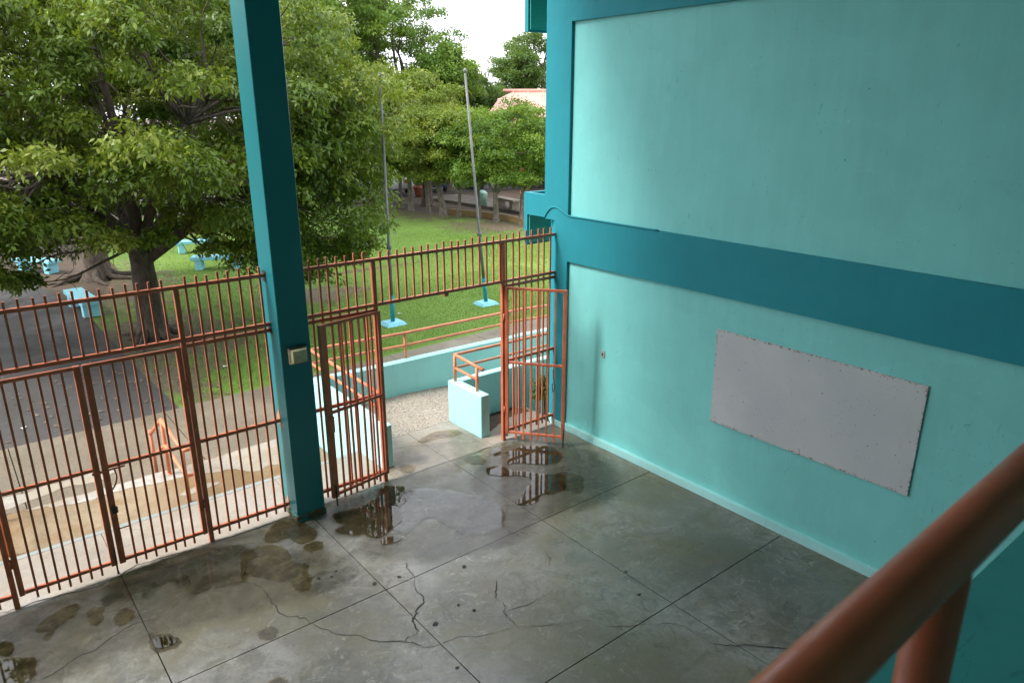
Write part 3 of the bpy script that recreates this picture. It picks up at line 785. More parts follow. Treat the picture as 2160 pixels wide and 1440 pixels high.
for z, k in ((1.24, 1.0), (.15, .7), (2.37, .35)):
    q = [(.005, z - .09 * k), (.03, z - .03), (.055 * k + .02, z + .02), (.03, z + .10 * k), (0, z + .15 * k), (-.02, z + .05), (-.035, z - .02), (-.02, z - .12 * k)]
    sp = spline([(a, b) for a, b in q], 4, True)
    MB().add([(-.1765, .049 + a, b) for a, b in sp], [tuple(range(len(sp)))[::-1]]).build('paint_smear', 'salmon', colm)
lamp = empty('wall_lamp', (-4.078, -.252, 2.075))
tag(lamp, 'square cream bulkhead lamp on the teal column', 'lamp')
MB().box(-.105, .105, -.055, 0.0, -.095, .095, .01).build('housing', 'housing', lamp)
l = MB()
l.add([(-.092, -.056, -.083), (.092, -.056, -.083), (.092, -.056, .083), (-.092, -.056, .083), (-.075, -.085, -.066), (.075, -.085, -.066), (.075, -.085, .066), (-.075, -.085, .066), (0, -.105, 0)],
      [(0, 1, 5, 4), (1, 2, 6, 5), (2, 3, 7, 6), (3, 0, 4, 7), (4, 5, 8), (5, 6, 8), (6, 7, 8), (7, 4, 8), (3, 2, 1, 0)])
l.build('lens', 'lens', lamp)
MB().box(-.108, .108, -.058, -.001, .0955, .101).build('rim', 'dark_metal', lamp)

# ------------------------------------------------------------------ fence and gates
BAR = MB().box(-.0105, .0105, -.0105, .0105, 0.055, 3.06, .002)
def bar_obj(z0, z1):
    return MB().box(-.0105, .0105, -.0105, .0105, z0, z1)
def rail(x0, x1, z, h=.04, d=.04, y=0.0):
    return MB().box(x0, x1, y - d / 2, y + d / 2, z - h / 2, z + h / 2, .004)
def post(x, z1=2.94, w=.05):
    return MB().box(x - w / 2, x + w / 2, -w / 2, w / 2, 0, z1, .004)

fl = empty('security_fence', (-5.18, 0, 0))
tag(fl, 'rust orange barred fence left of the teal column, above closed gates', 'fence', 'barred fence panels')
ox = 5.18
rail(-9.4 + ox, -4.263 + ox, 2.96).build('top_rail', 'orange', fl)
rail(-9.4 + ox, -4.263 + ox, 2.405).build('header_rail', 'orange', fl)
for a, b in ((-5.154, -4.263), (-9.4, -7.077)):
    rail(a + ox, b + ox, 2.335).build('header_rail', 'orange', fl)
    rail(a + ox, b + ox, 1.24).build('middle_rail', 'orange', fl)
    rail(a + ox, b + ox, .148).build('bottom_rail', 'orange', fl)
for x in (-5.18, -7.052): post(x + ox).build('post', 'orange', fl)
full = short = None
for k in range(46):
    x = -4.312 - .1105 * k
    if x < -9.3: break
    inpanel = (x > -5.15) or (x < -7.08)
    if abs(x + 5.18) < .03 or abs(x + 7.052) < .03: continue
    if inpanel:
        if full is None: full = bar_obj(.055, 3.06).build('bar', 'orange', fl); full.location = (x + ox, .0, 0)
        else: share('bar', full, fl, (x + ox, 0, 0))
    else:
        if short is None: short = bar_obj(2.39, 3.06).build('bar', 'orange', fl); short.location = (x + ox, 0, 0)
        else: share('bar', short, fl, (x + ox, 0, 0))
for z in (2.96, 2.37):
    MB().box(-4.2625 + ox, -4.2575 + ox, -.05, .05, z - .07, z + .05).build('anchor_plate', 'dark_metal', fl)

fr_ = empty('security_fence', (-2.94, 0, 0))
tag(fr_, 'rust orange barred fence right of the teal column, meeting the building', 'fence', 'barred fence panels')
ox = 2.94
rail(-3.903 + ox, -0.003 + ox, 2.96).build('top_rail', 'orange', fr_)
rail(-3.903 + ox, -0.003 + ox, 2.405).build('header_rail', 'orange', fr_)
for a, b in ((-3.903, -2.966), (-.934, -.003)):
    rail(a + ox, b + ox, 2.335).build('header_rail', 'orange', fr_)
    rail(a + ox, b + ox, 1.235).build('middle_rail', 'orange', fr_)
    rail(a + ox, b + ox, .148).build('bottom_rail', 'orange', fr_)
for x in (-2.94, -.96): post(x + ox, w=.052).build('post', 'orange', fr_)
for k in range(33):
    x = -3.752 + .1144 * k
    if abs(x + 2.94) < .03 or abs(x + .96) < .03: continue
    if x < -2.96 or x > -.94: share('bar', full, fr_, (x + ox, 0, 0))
    else: share('bar', short, fr_, (x + ox, 0, 0))
MB().box(-1.93 + ox, -1.88 + ox, -.03, .03, 2.35, 2.384).build('gate_stop', 'orange', fr_)

def gate(name, label, hinge, ang, w, flip=1, stile=.05, free=.06, bars=7, latch=None):
    g = empty(name, (hinge[0], hinge[1], 0), ang)
    tag(g, label, 'gate', 'barred gate leaves')
    z0, z1 = .125, 2.335
    s = flip
    def bx(a, b, z0_, z1_, d=.036, bev=.004):
        a, b = (a, b) if a < b else (b, a)
        return MB().box(a, b, -d / 2, d / 2, z0_, z1_, bev)
    bx(0, s * stile, z0, z1, .05).build('hinge_stile', 'orange', g)
    bx(s * (w - free), s * w, z0 - .01, z1, .056).build('lock_stile', 'orange', g)
    a, b = s * (stile + .001), s * (w - free - .001)
    bx(a, b, z1 - .036, z1).build('top_rail', 'orange', g)
    bx(a, b, 1.215, 1.25).build('middle_rail', 'orange', g)
    bx(a, b, z0 + .005, z0 + .041).build('bottom_rail', 'orange', g)
    src = None
    for k in range(bars):
        t = stile + (w - stile - free) * (k + 1) / (bars + 1)
        if src is None:
            src = MB().box(-.0105, .0105, -.0125, .0085, .05, 2.325).build('bar', 'orange', g); src.location = (s * t, 0, 0)
        else: share('bar', src, g, (s * t, 0, 0))
    for z in (.5, 1.9):
        MB().tube([(-s * .012, -.02, z - .05), (-s * .012, -.02, z + .05)], .014, 8).build('hinge', 'orange', g, True)
    return g
g1 = gate('barred_gate', 'closed barred gate leaf at far left of the fence', (-7.015, -.0), 0, .875, 1)
MB().tube([(.86, -.045, .02), (.86, -.045, .34)], .009, 8).build('drop_bolt', 'dark_metal', g1, True)
MB().box(.80, .93, -.042, -.030, 1.19, 1.215).build('slide_bolt', 'orange', g1)
g2 = gate('barred_gate', 'closed barred gate leaf next to the left fence panel, with padlock', (-5.215, 0), 0, .905, -1)
MB().tube([(-.70, -.035, 1.21), (-.98, -.035, 1.20)], .010, 8).build('slide_bolt', 'orange', g2, True)
MB().tube(spline([(-.80, -.03, 1.20), (-.79, -.045, 1.12), (-.815, -.05, 1.04), (-.85, -.03, .98)], 4), .008, 6).build('handle', 'orange', g2, True)
MB().box(-.895, -.835, -.07, -.03, .72, .80, .01).build('padlock', 'dark_metal', g2)
MB().box(-.74, -.86, -.034, -.028, .52, .532).build('latch_stub', 'orange', g2)
g3 = gate('barred_gate', 'open barred gate leaf folded back beside the teal column', (-2.905, -.03), math.radians(189.5), .875, 1, stile=.045, free=.085, bars=7)
MB().tube([(.845, .045, .02), (.845, .045, .30)], .010, 8).build('drop_bolt', 'dark_metal', g3, True)
MB().box(.80, .87, .03, .06, 1.0, 1.2).build('lock_box', 'orange', g3)
g4 = gate('barred_gate', 'open barred gate leaf swung in towards the grey board wall', (-.945, -.035), math.radians(-52.3), .875, 1, stile=.045, free=.05, bars=6)
MB().tube([(.862, -.04, .0), (.862, -.04, .28)], .009, 8).build('drop_bolt', 'dark_metal', g4, True)
MB().tube(spline([(.70, -.03, 1.2), (.71, -.05, 1.05), (.73, -.05, .92), (.70, -.05, .86), (.69, -.04, .98)], 4), .006, 6).build('wire_loop', 'dark_metal', g4, True)

# ------------------------------------------------------------------ ramp walls and their handrails
w1 = empty('ramp_wall', (-2.72, 2.67, 0))
tag(w1, 'L-shaped low aqua wall edging the ramp landing on the lawn side', 'wall', 'low aqua ramp walls')
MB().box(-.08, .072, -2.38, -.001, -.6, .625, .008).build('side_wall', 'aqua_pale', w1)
m2 = MB()
X0, X1 = -.08, 9.5
def topz(x): return .625 if x < .6 else .625 - (x - .6) * .012 - .04
vs = []
for x, zt in ((-.08, .625), (.4, .60), (1.2, .575), (3.2, .55), (5.2, .50), (9.5, .30)):
    vs.append((x, zt))
fv, ff = [], []
for x, zt in vs:
    fv += [(x, -.072, -.7), (x, .085, -.7), (x, .085, zt), (x, -.072, zt)]
for i in range(len(vs) - 1):
    a, b = i * 4, i * 4 + 4
    ff += [(a + 3, a, b, b + 3), (a + 1, a + 2, b + 2, b + 1), (a + 2, a + 3, b + 3, b + 2)]
ff += [(0, 3, 2, 1), (len(fv) - 4, len(fv) - 3, len(fv) - 2, len(fv) - 1)]
# keep the return wall butting against the front face
m2.add(fv, ff)
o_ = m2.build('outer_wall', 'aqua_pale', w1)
w1.children[0].location = (0, -.0725, 0)

w2 = empty('ramp_wall', (-1.1, .25, 0))
tag(w2, 'low aqua wall stub with square end beside the right gate', 'wall', 'low aqua ramp walls')
MB().box(-.08, .075, .0, .87, -.1, .665, .008).build('end_wall', 'aqua_pale', w2)
fv, ff = [], []
vs = [(.0752, .665), (1.6, .655), (3.5, .60), (8, .42)]
for x, zt in vs: fv += [(x, .70, -.7), (x, .85, -.7), (x, .85, zt), (x, .70, zt)]
for i in range(len(vs) - 1):
    a, b = i * 4, i * 4 + 4
    ff += [(a + 3, a, b, b + 3), (a + 1, a + 2, b + 2, b + 1), (a + 2, a + 3, b + 3, b + 2)]
ff += [(0, 3, 2, 1), (len(fv) - 4, len(fv) - 3, len(fv) - 2, len(fv) - 1)]
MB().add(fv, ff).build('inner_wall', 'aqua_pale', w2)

PR = .026
h1 = empty('handrail', (-2.72, 2.67, .62))
tag(h1, 'salmon two-bar pipe handrail on the L-shaped ramp wall', 'handrail', 'salmon pipe handrails')
MB().tube([(0, -2.22, .43), (0, 0, .46), (1.72, 0.02, .40), (4.2, .02, .38), (9.3, .02, .10)], PR, 10).build('top_pipe', 'salmon', h1, True)
MB().tube([(0, -2.16, .20), (0, 0, .24), (1.72, .02, .18), (4.2, .02, .16), (9.3, .02, -.1)], PR * .9, 10).build('lower_pipe', 'salmon', h1, True)
for x, y, z0, z1 in ((0, 0, -.01, .45), (0, -2.14, -.005, .42), (1.72, .02, -.055, .39), (4.0, .02, -.1, .37), (6.4, .02, -.2, .25)):
    MB().tube([(x, y, z0), (x, y, z1)], PR * .95, 10).build('post', 'salmon', h1, True)
h2 = empty('handrail', (-1.1, 1.03, .66))
tag(h2, 'salmon two-bar pipe handrail on the wall stub by the right gate', 'handrail', 'salmon pipe handrails')
MB().tube([(.012, -.72, .385), (0, 0, .43), (2.0, .01, .40), (8.5, .01, .12)], PR, 10).build('top_pipe', 'salmon', h2, True)
MB().tube([(.012, -.56, .19), (0, 0, .215), (2.0, .01, .19), (8.5, .01, -.08)], PR * .9, 10).build('lower_pipe', 'salmon', h2, True)
for x, y, z0, z1 in ((0, 0, 0, .42), (.012, -.56, 0, .385), (2.2, .01, -.03, .39)):
    MB().tube([(x, y, z0), (x, y, z1)], PR * .95, 10).build('post', 'salmon', h2, True)

h3 = empty('handrail', (-4.94, 1.95, ZL))
tag(h3, 'bent salmon pipe handrail on the muddy landing behind the closed gates', 'handrail', 'salmon pipe handrails')
A = Vector((0, -.04, .77)); B = Vector((.005, .98, .87)); Cc = Vector((-.075, 1.46, .50))
MB().tube([A + Vector((.14, 0, 0)), A, B, Cc], PR * 1.1, 10).build('top_pipe', 'salmon', h3, True)
dz = Vector((0, 0, -.40))
MB().tube([A + dz * .95 + Vector((.14, 0, 0)), A + dz * .95, B + dz, Cc + dz * .9], PR, 10).build('lower_pipe', 'salmon', h3, True)
MB().tube([(0, -.04, 0), A], PR, 10).build('post', 'salmon', h3, True)
MB().tube([(.005, .98, 0), B], PR * 1.1, 10).build('post', 'salmon', h3, True)
MB().tube([(-.075, 1.46, ZG - ZL), Cc + Vector((0, 0, .06))], PR, 10).build('post', 'salmon', h3, True)
MB().lathe([(.045, 0), (.045, .012), (.03, .02)], (.005, .98, .001), 12).build('flange', 'salmon', h3, True)
h4 = MB()
h4.tube([(0, 0, 0), (0, 0, .85)], PR, 10)
h4p = empty('handrail', (-7.02, 1.95, ZL)); tag(h4p, 'salmon pipe handrail cut off by the left edge of the picture', 'handrail', 'salmon pipe handrails')
h4.build('post', 'salmon', h4p, True)
MB().tube([(-.14, 0, .77), (0, 0, .77), (0, .98, .87), (.05, 1.46, .5)], PR, 10).build('top_pipe', 'salmon', h4p, True)
MB().tube([(0, 0, .38), (0, .98, .47), (.05, 1.46, .12)], PR, 10).build('lower_pipe', 'salmon', h4p, True)
MB().tube([(0, .98, 0), (0, .98, .87)], PR, 10).build('post', 'salmon', h4p, True)
MB().tube([(.05, 1.46, ZG - ZL), (.05, 1.46, .52)], PR, 10).build('post', 'salmon', h4p, True)

# ------------------------------------------------------------------ foreground guard rail
gr = empty('guard_rail', (-6.262, -7.55, 3.25))
tag(gr, 'thick worn orange pipe guard rail close to the camera, bottom right', 'guard rail')
MB().tube([(-1.9, 0, 4.252 - .06 * 1.63 - 3.25), (0, 0, 4.264 - 3.25), (3.0, 0, 4.264 + .19 - 3.25)], .0285, 28).build('top_pipe', 'brown_rail', gr, True)
MB().tube([(0, 0, 0), (0, 0, .995)], .026, 28).build('post', 'brown_rail', gr, True)
MB().tube([(1.9, 0, 0), (1.9, 0, 1.11)], .026, 28).build('post', 'brown_rail', gr, True)
MB().tube([(-1.7, 0, 0), (-1.7, 0, .9)], .026, 28).build('post', 'brown_rail', gr, True)

# ------------------------------------------------------------------ things on the wall
bo = empty('wall_board', (RX_, -4.05, 1.62))
tag(bo, 'weathered grey sheet board screwed to the lower aqua panel', 'board')
bd = MB()
Q = [(-2.855, 2.203), (-5.235, 2.198), (-5.225, 1.035), (-2.872, 1.034)]
xb, xf = -.001, -.022
pv = [(xb, y + 4.05, z - 1.62) for y, z in Q] + [(xf, y + 4.05, z - 1.62) for y, z in Q]
bd.add(pv, [(4, 5, 6, 7)[::-1], (0, 1, 2, 3), (0, 4, 5, 1), (1, 5, 6, 2), (2, 6, 7, 3), (3, 7, 4, 0)])
bd.build('sheet', 'board', bo)
for y, z in ((-2.93, 2.13), (-4.03, 2.13), (-5.15, 2.12), (-2.93, 1.10), (-5.15, 1.11), (-4.05, 1.1), (-2.93, 1.6), (-5.16, 1.6)):
    MB().lathe([(.008, 0), (.008, .003), (.004, .005)], (0, 0, 0), 10).build('screw', 'housing', bo).matrix_local = Matrix.Translation((xf, y + 4.05, z - 1.62)) @ Matrix.Rotation(math.radians(-90), 4, 'Y')
sw = empty('switch_plate', (RX_, -1.0, 1.395))
tag(sw, 'small grey switch plate on the lower aqua panel', 'switch')
MB().box(-.012, -.0005, -.038, .038, -.055, .055, .003).build('plate', 'plate', sw)
MB().box(-.022, -.0122, -.008, .008, -.018, .018).build('toggle', 'dark', sw)

# ------------------------------------------------------------------ flag poles
def flagpole(label, x, y, lean, ztop, px):
    p = empty('flag_pole', (x, y, ZG))
    tag(p, label, 'pole', 'flag poles on the lawn')
    b = MB().add([(-.30, -.26, -.02), (.30, -.26, -.02), (.30, .26, -.02), (-.30, .26, -.02), (-.22, -.19, .07), (.22, -.19, .07), (.22, .19, .07), (-.22, .19, .07)],
                 [(0, 1, 5, 4), (1, 2, 6, 5), (2, 3, 7, 6), (3, 0, 4, 7), (4, 5, 6, 7)])
    ob = b.build('base', 'sky_blue', p)
    MB().tube([(0, 0, .06), (lean * .55, 0, .75)], .056, 12).build('painted_foot', 'teal_light', p, True)
    H = ztop - ZG
    pts = [(lean * .55, 0, .75), (lean * 1.5, 0, 2.0), (lean * 1.5 + .001, 0, 2.02), (lean * (H - .2) / 1.36 * 1.0, 0, H)]
    MB().tube(pts, [.044, .042, .036, .03], 12).build('shaft', 'pole_grey', p, True)
    MB().lathe([(.058, 0), (.058, .1), (.045, .12)], (lean * 1.5, 0, 1.93), 12).build('clamp', 'pole_grey', p, True)
    MB().lathe([(.02, 0), (.05, .04), (.05, .08), (.01, .12)], (lean * (H - .2) / 1.36, 0, H), 12).build('finial', 'pole_grey', p, True)
flagpole('grey flag pole on pale blue base, nearer the teal column', 1.84, 8.2, 0.0, 5.36, 0)
flagpole('leaning grey flag pole on pale blue base, nearer the building', 4.9, 8.3, -0.13, 5.52, 0)

# ------------------------------------------------------------------ benches
def bench(label, x, y, rz, L=2.0):
    p = empty('concrete_bench', (x, y, ZG), rz)
    tag(p, label, 'bench', 'pale blue concrete benches')
    MB().box(-.24, .24, -L / 2, L / 2, .34, .46, .015).build('seat', 'sky_blue', p)
    for s in (-1, 1):
        MB().box(-.2, .2, s * L * .36 - .11, s * L * .36 + .11, 0, .3395, .01).build('leg', 'sky_blue', p)
bench('pale blue concrete bench beside the asphalt drive, near the big tree', -4.12, 14.6, math.radians(4))
bench('pale blue concrete bench half hidden by drooping leaves at far left', -4.4, 21.2, math.radians(35), 1.6)
bench('pale blue concrete bench behind the big trunk, farther from camera', .9, 21.6, math.radians(80), 1.5)
bench('pale blue concrete bench behind the big trunk, nearer the column', .55, 17.9, math.radians(60), 1.7)

# ------------------------------------------------------------------ trees
def unit(v): return v / np.maximum(np.linalg.norm(v, axis=-1, keepdims=True), 1e-9)

def leaves_mesh(r, centers, sizes, n_whorl, leaf, per, droop, flat=0.62, tips=None):
    """centers (k,3): clump centres; returns verts, faces, tint"""
    K = len(centers)
    idx = np.repeat(np.arange(K), n_whorl)
    n = len(idx)
    d = unit(r.normal(size=(n, 3)))
    d[:, 2] = np.where(d[:, 2] < -0.25, -d[:, 2] * .6, d[:, 2])
    rad = r.uniform(.35, 1.0, n) ** 0.6
    p = centers[idx] + d * (rad * sizes[idx])[:, None] * np.array([1, 1, flat])
    tint_c = r.uniform(0, 1, K)
    # each whorl: `per` leaves around an outward/up axis
    ax = unit(d * .55 + np.array([0, 0, .35]) + r.normal(scale=.45, size=(n, 3)))
    u = unit(np.cross(ax, r.normal(size=(n, 3))))
    w = np.cross(ax, u)
    ang = (np.arange(per) / per * 2 * np.pi)[None, :] + r.uniform(0, 6.28, n)[:, None] + r.normal(scale=.25, size=(n, per))
    dirs = u[:, None, :] * np.cos(ang)[..., None] + w[:, None, :] * np.sin(ang)[..., None] + ax[:, None, :] * r.uniform(-.1, .6, (n, per))[..., None]
    dirs[..., 2] -= droop
    dirs = unit(dirs)
    L = leaf * r.uniform(.65, 1.25, (n, per))[..., None]
    side = np.cross(dirs, unit(ax)[:, None, :] + r.normal(scale=.35, size=(n, per, 3)))
    side = unit(side) * L * r.uniform(.17, .27, (n, per))[..., None]
    base = p[:, None, :] + dirs * L * .12 + r.normal(scale=leaf * .45, size=(n, per, 3))
    mid = base + dirs * L * .5
    sag = np.zeros_like(mid); sag[..., 2] = -L[..., 0] * droop * .22
    tip = base + dirs * L + sag
    V = np.stack([base, mid + side, tip, mid - side], axis=2).reshape(-1, 3)
    m = n * per
    F = np.arange(m * 4, dtype=np.int32).reshape(m, 4)
    t = np.clip(tint_c[idx][:, None] * .55 + r.uniform(0, .35, (n, per)) + r.uniform(0, .15, (n, 1)), 0, 1).ravel()
    return V, F, t

def limb(mb, a, b, r0, r1, r, bend=.18, seg=6, sub=5):
    a, b = np.array(a, float), np.array(b, float)
    L = np.linalg.norm(b - a)
    m1 = a + (b - a) * .33 + r.normal(scale=bend * .5, size=3) * L * .5
    m2 = a + (b - a) * .68 + r.normal(scale=bend * .5, size=3) * L * .5
    pts = spline([a, m1, m2, b], sub)
    n = len(pts)
    mb.tube([tuple(p) for p in pts], [r0 + (r1 - r0) * (i / (n - 1)) ** .8 for i in range(n)], seg, cap=False)
    return pts

def tree(label, base, trunk, crown, radii, seed, group=None, clumps=60, csize=(.6, 1.0), whorls=60, leaf=.16, per=6, droop=.55, leafm='leaf_a', barkm='bark', r0=.25, limbs=6, name='tree', roots=0, lean=(0, 0), flat=.62, lowcut=-.55, extra=None, shell=.5, twigs=0):
    r = np.random.default_rng(seed)
    base = np.array(base, float)
    t = empty(name, tuple(base))
    tag(t, label, 'tree', group)
    crown = np.array(crown, float); radii = np.array(radii, float)
    # clump centres
    cs = []
    while len(cs) < clumps:
        d = unit(r.normal(size=3))
        q = d * r.uniform(shell ** 3, 1) ** (1 / 3)
        if q[2] < lowcut: continue
        cs.append(crown + q * radii)
    if extra is not None: cs += [np.array(e, float) for e in extra]
    cs = np.array(cs)
    sizes = r.uniform(csize[0], csize[1], len(cs))
    mb = MB()
    fork = np.array([lean[0], lean[1], trunk])
    # trunk with a flared foot
    tp = spline([(0, 0, -.1), (lean[0] * .2, lean[1] * .2, trunk * .3), (lean[0] * .6, lean[1] * .6, trunk * .7), tuple(fork)], 5)
    n = len(tp)
    rad = []
    for i in range(n):
        k = i / (n - 1)
        rad.append(r0 * (1.0 + .75 * math.exp(-k * 9) - .18 * k) + r.uniform(-.03, .03) * r0)
    mb.tube([tuple(p) for p in tp], rad, 12, cap=False)
    for k in range(roots):
        a = 2 * math.pi * k / roots + r.uniform(-.4, .4)
        L = r.uniform(2.0, 5.5) * r0
        pts = spline([(math.cos(a) * r0 * .7, math.sin(a) * r0 * .7, r0 * .9), (math.cos(a) * r0 * 1.6, math.sin(a) * r0 * 1.6, r0 * .25), (math.cos(a + .15) * L * .7, math.sin(a + .15) * L * .7, .03), (math.cos(a + .3) * L, math.sin(a + .3) * L, -.06)], 4)
        mb.tube([tuple(p) for p in pts], [r0 * .36 * (1 - .75 * i / (len(pts) - 1)) for i in range(len(pts))], 7, cap=False)
    # main limbs
    ends = []
    loc = cs - base
    tips_ = []
    used = np.zeros(len(cs), bool)
    for k in range(limbs):
        a = 2 * math.pi * (k + r.uniform(-.3, .3)) / limbs
        e = (crown - base) + np.array([math.cos(a) * radii[0] * .5, math.sin(a) * radii[1] * .5, radii[2] * r.uniform(-.35, .55)])
        pts = limb(mb, fork - np.array([0, 0, r.uniform(0, .12) * trunk]), e, r0 * r.uniform(.45, .62), r0 * .16, r, .22, 7, 7)
        ends += list(pts[2:])
    pts = limb(mb, fork, (crown - base) + np.array([0, 0, radii[2] * .6]), r0 * .6, r0 * .15, r, .15, 7, 7)
    ends += list(pts[2:])
    E = np.array(ends)
    for q in loc:
        j = np.argmin(np.linalg.norm(E - q, axis=1) + np.maximum(0, E[:, 2] - q[2]) * .6)
        L = np.linalg.norm(E[j] - q)
        pts = limb(mb, E[j], q, max(.012, min(r0 * .16, .018 * L + .008)), .006, r, .25, 5, 4)
        for s_ in range(twigs):
            p0 = pts[r.integers(len(pts) // 2, len(pts))]
            limb(mb, p0, p0 + r.normal(scale=.45, size=3), .012, .004, r, .3, 4, 2)
    o = mb.build('trunk', barkm, t, True)
    V, F, ti = leaves_mesh(r, loc, sizes, whorls, leaf, per, droop, flat)
    np_mesh('crown', V, F, leafm, t, ti)
    return t

# the big tree behind the left gates
tree('big spreading tree with thick flared trunk just behind the left gates', (-3.27, 10.8, ZG), 2.1, (-3.5, 10.9, 4.6), (5.9, 4.6, 3.7), 3, clumps=345, csize=(.32, .95), whorls=88, leaf=.125, per=7, droop=.6, r0=.30, limbs=9, roots=9, barkm='bark_dark', lowcut=-.72, shell=.45, flat=.75, twigs=2,
     extra=[(-6.2, 9.6, 1.35), (-6.0, 9.9, 1.9), (-5.7, 10.3, 1.2), (-6.6, 9.5, 2.0), (-5.4, 10.6, 1.7), (-5.9, 10.5, 2.6), (-6.9, 9.9, 2.9), (1.6, 9.2, 1.3), (1.0, 9.6, 1.0), (.4, 9.9, 1.5), (1.9, 9.4, 1.9), (.2, 9.2, .7), (2.2, 9.3, 2.9), (2.3, 9.2, 3.6), (1.7, 9.0, 2.4), (-.3, 9.0, 1.9), (-1.8, 10.2, 2.2), (-.9, 9.7, 1.7), (-2.4, 9.7, 2.4), (-4.6, 9.6, 2.3), (-5.0, 9.2, 2.9), (-5.7, 9.0, 5.2), (-5.6, 11.0, 4.5), (-5.9, 9.4, 4.1), (-5.9, 11.5, 3.5), (-5.3, 10.8, 4.6), (-5.6, 10.1, 2.8), (-5.6, 11.5, 2.4), (-5.0, 10.2, 4.5), (-5.3, 9.8, 2.8), (-5.5, 8.6, 2.4), (-4.3, 10.0, 5.3), (-4.7, 9.0, 4.5), (-4.8, 9.3, 4.0), (-4.6, 10.1, 3.5), (-4.9, 10.9, 2.3), (-4.2, 8.9, 5.3), (-4.0, 11.2, 4.5), (-4.2, 9.2, 3.6), (-4.4, 10.3, 2.1), (-2.9, 9.2, 4.6), (-2.2, 9.4, 5.4), (-1.6, 9.3, 4.0), (-3.4, 9.0, 5.9), (-2.6, 9.0, 3.4), (0.9, 10.2, 5.2), (0.6, 8.3, 4.9), (1.3, 8.7, 5.2), (1.4, 8.1, 5.0), (2.6, 9.5, 5.1), (0.9, 9.9, 4.7), (0.9, 8.5, 4.8), (2.4, 9.6, 4.8), (0.0, 8.4, 4.3), (1.2, 9.4, 4.4), (1.1, 8.4, 4.2), (1.1, 7.9, 4.3), (2.1, 8.4, 4.1), (0.6, 9.6, 4.0), (0.5, 8.3, 3.7), (1.1, 8.5, 4.0), (0.3, 8.9, 3.3), (0.9, 9.7, 3.5), (1.3, 8.7, 3.6), (0.9, 10.6, 2.9), (0.5, 9.0, 2.9), (1.0, 8.8, 3.1), (2.1, 9.4, 3.1), (0.5, 9.5, 2.5), (1.3, 8.7, 2.6), (0.8, 10.2, 2.2), (0.3, 8.7, 2.1), (1.1, 8.8, 1.5), (1.2, 8.0, 1.9), (0.3, 9.4, 1.4), (1.2, 10.1, 1.1), (1.7, 9.9, 0.9), (1.5, 9.1, 1.3), (-1.6, 9.9, 2.0), (-1.5, 8.4, 2.1), (-.9, 9.0, 1.9), (-.5, 8.6, 2.1), (-1.9, 9.3, 1.6), (-1.2, 9.2, 1.5), (-.7, 8.6, 1.5), (-.3, 9.1, 1.6), (-1.2, 9.6, 1.1), (-.6, 9.5, 1.1), (-.2, 8.8, 1.1), (-.5, 9.0, .75), (.1, 9.0, .8)])
tree('leaning old tree with sprawling roots behind the big tree, upper left', (-3.0, 19.0, ZG), 3.4, (-2.6, 19.5, 9.0), (7.0, 5.0, 4.6), 21, clumps=120, csize=(.7, 1.3), whorls=95, leaf=.17, per=6, droop=.7, r0=.36, limbs=7, roots=6, barkm='bark_dark', lean=(.3, .0), lowcut=-.7, shell=.45)
tree('tall leafy tree rising behind the drive at the upper left corner', (-11.5, 17.5, ZG), 3.5, (-10.3, 16.0, 6.6), (4.6, 4.0, 4.6), 22, clumps=95, csize=(.6, 1.1), whorls=60, leaf=.18, per=6, droop=.6, r0=.4, limbs=7, leafm='leaf_c', lowcut=-.75)
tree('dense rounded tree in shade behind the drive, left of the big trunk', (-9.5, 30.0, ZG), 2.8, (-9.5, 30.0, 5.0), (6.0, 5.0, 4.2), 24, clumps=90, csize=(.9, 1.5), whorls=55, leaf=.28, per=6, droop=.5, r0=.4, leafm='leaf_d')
tree('tall bright green tree showing just right of the teal column', (2.4, 26.5, ZG), 3.2, (2.6, 26.3, 7.0), (4.4, 3.8, 4.0), 23, clumps=110, csize=(.8, 1.3), whorls=60, leaf=.25, per=6, droop=.6, r0=.35, limbs=7, leafm='leaf_b', barkm='bark_dark', lowcut=-.6)

# row of small trees along the far edge of the lawn
ROW = [(12.5, 29.6, 1.4, 2.5, 'leaf_d'), (13.0, 27.97, 1.5, 2.6, 'leaf_c'), (13.75, 28.1, 1.6, 2.7, 'leaf_b'), (13.57, 26.7, 1.7, 3.0, 'leaf_b'), (13.8, 25.3, 1.5, 2.3, 'leaf_b'), (13.8, 23.9, 1.5, 2.3, 'leaf_b'), (14.05, 22.85, 1.4, 2.1, 'leaf_b'), (14.55, 21.8, 1.4, 2.0, 'leaf_c'), (14.62, 20.5, 1.4, 2.3, 'leaf_c'), (15.1, 19.1, 1.4, 2.3, 'leaf_c')]
ORD = ['first', 'second', 'third', 'fourth', 'fifth', 'sixth', 'seventh', 'eighth', 'ninth', 'tenth']
for i, (x, y, th, R_, lm) in enumerate(ROW):
    hz = (3.0, 3.1, 3.2, 3.2, 2.75, 2.75, 2.7, 2.6, 2.75, 2.85)[i]
    tree('small crooked tree, %s from the left in the row edging the lawn' % ORD[i], (x, y, ZG), th, (x + .1, y, hz), (R_ * 1.12, R_ * 1.0, R_ * .9), 50 + i, 'row of small trees edging the lawn', clumps=62, csize=(.5, .9), whorls=72, leaf=.135, per=6, droop=.35, r0=(.13, .16, .11, .14, .12, .17, .10, .11, .14, .15)[i], limbs=4, leafm=lm, barkm='bark_pale', name='small_tree', lean=(rr.uniform(-.2, .2), rr.uniform(-.2, .2)), lowcut=-.8, shell=.3)

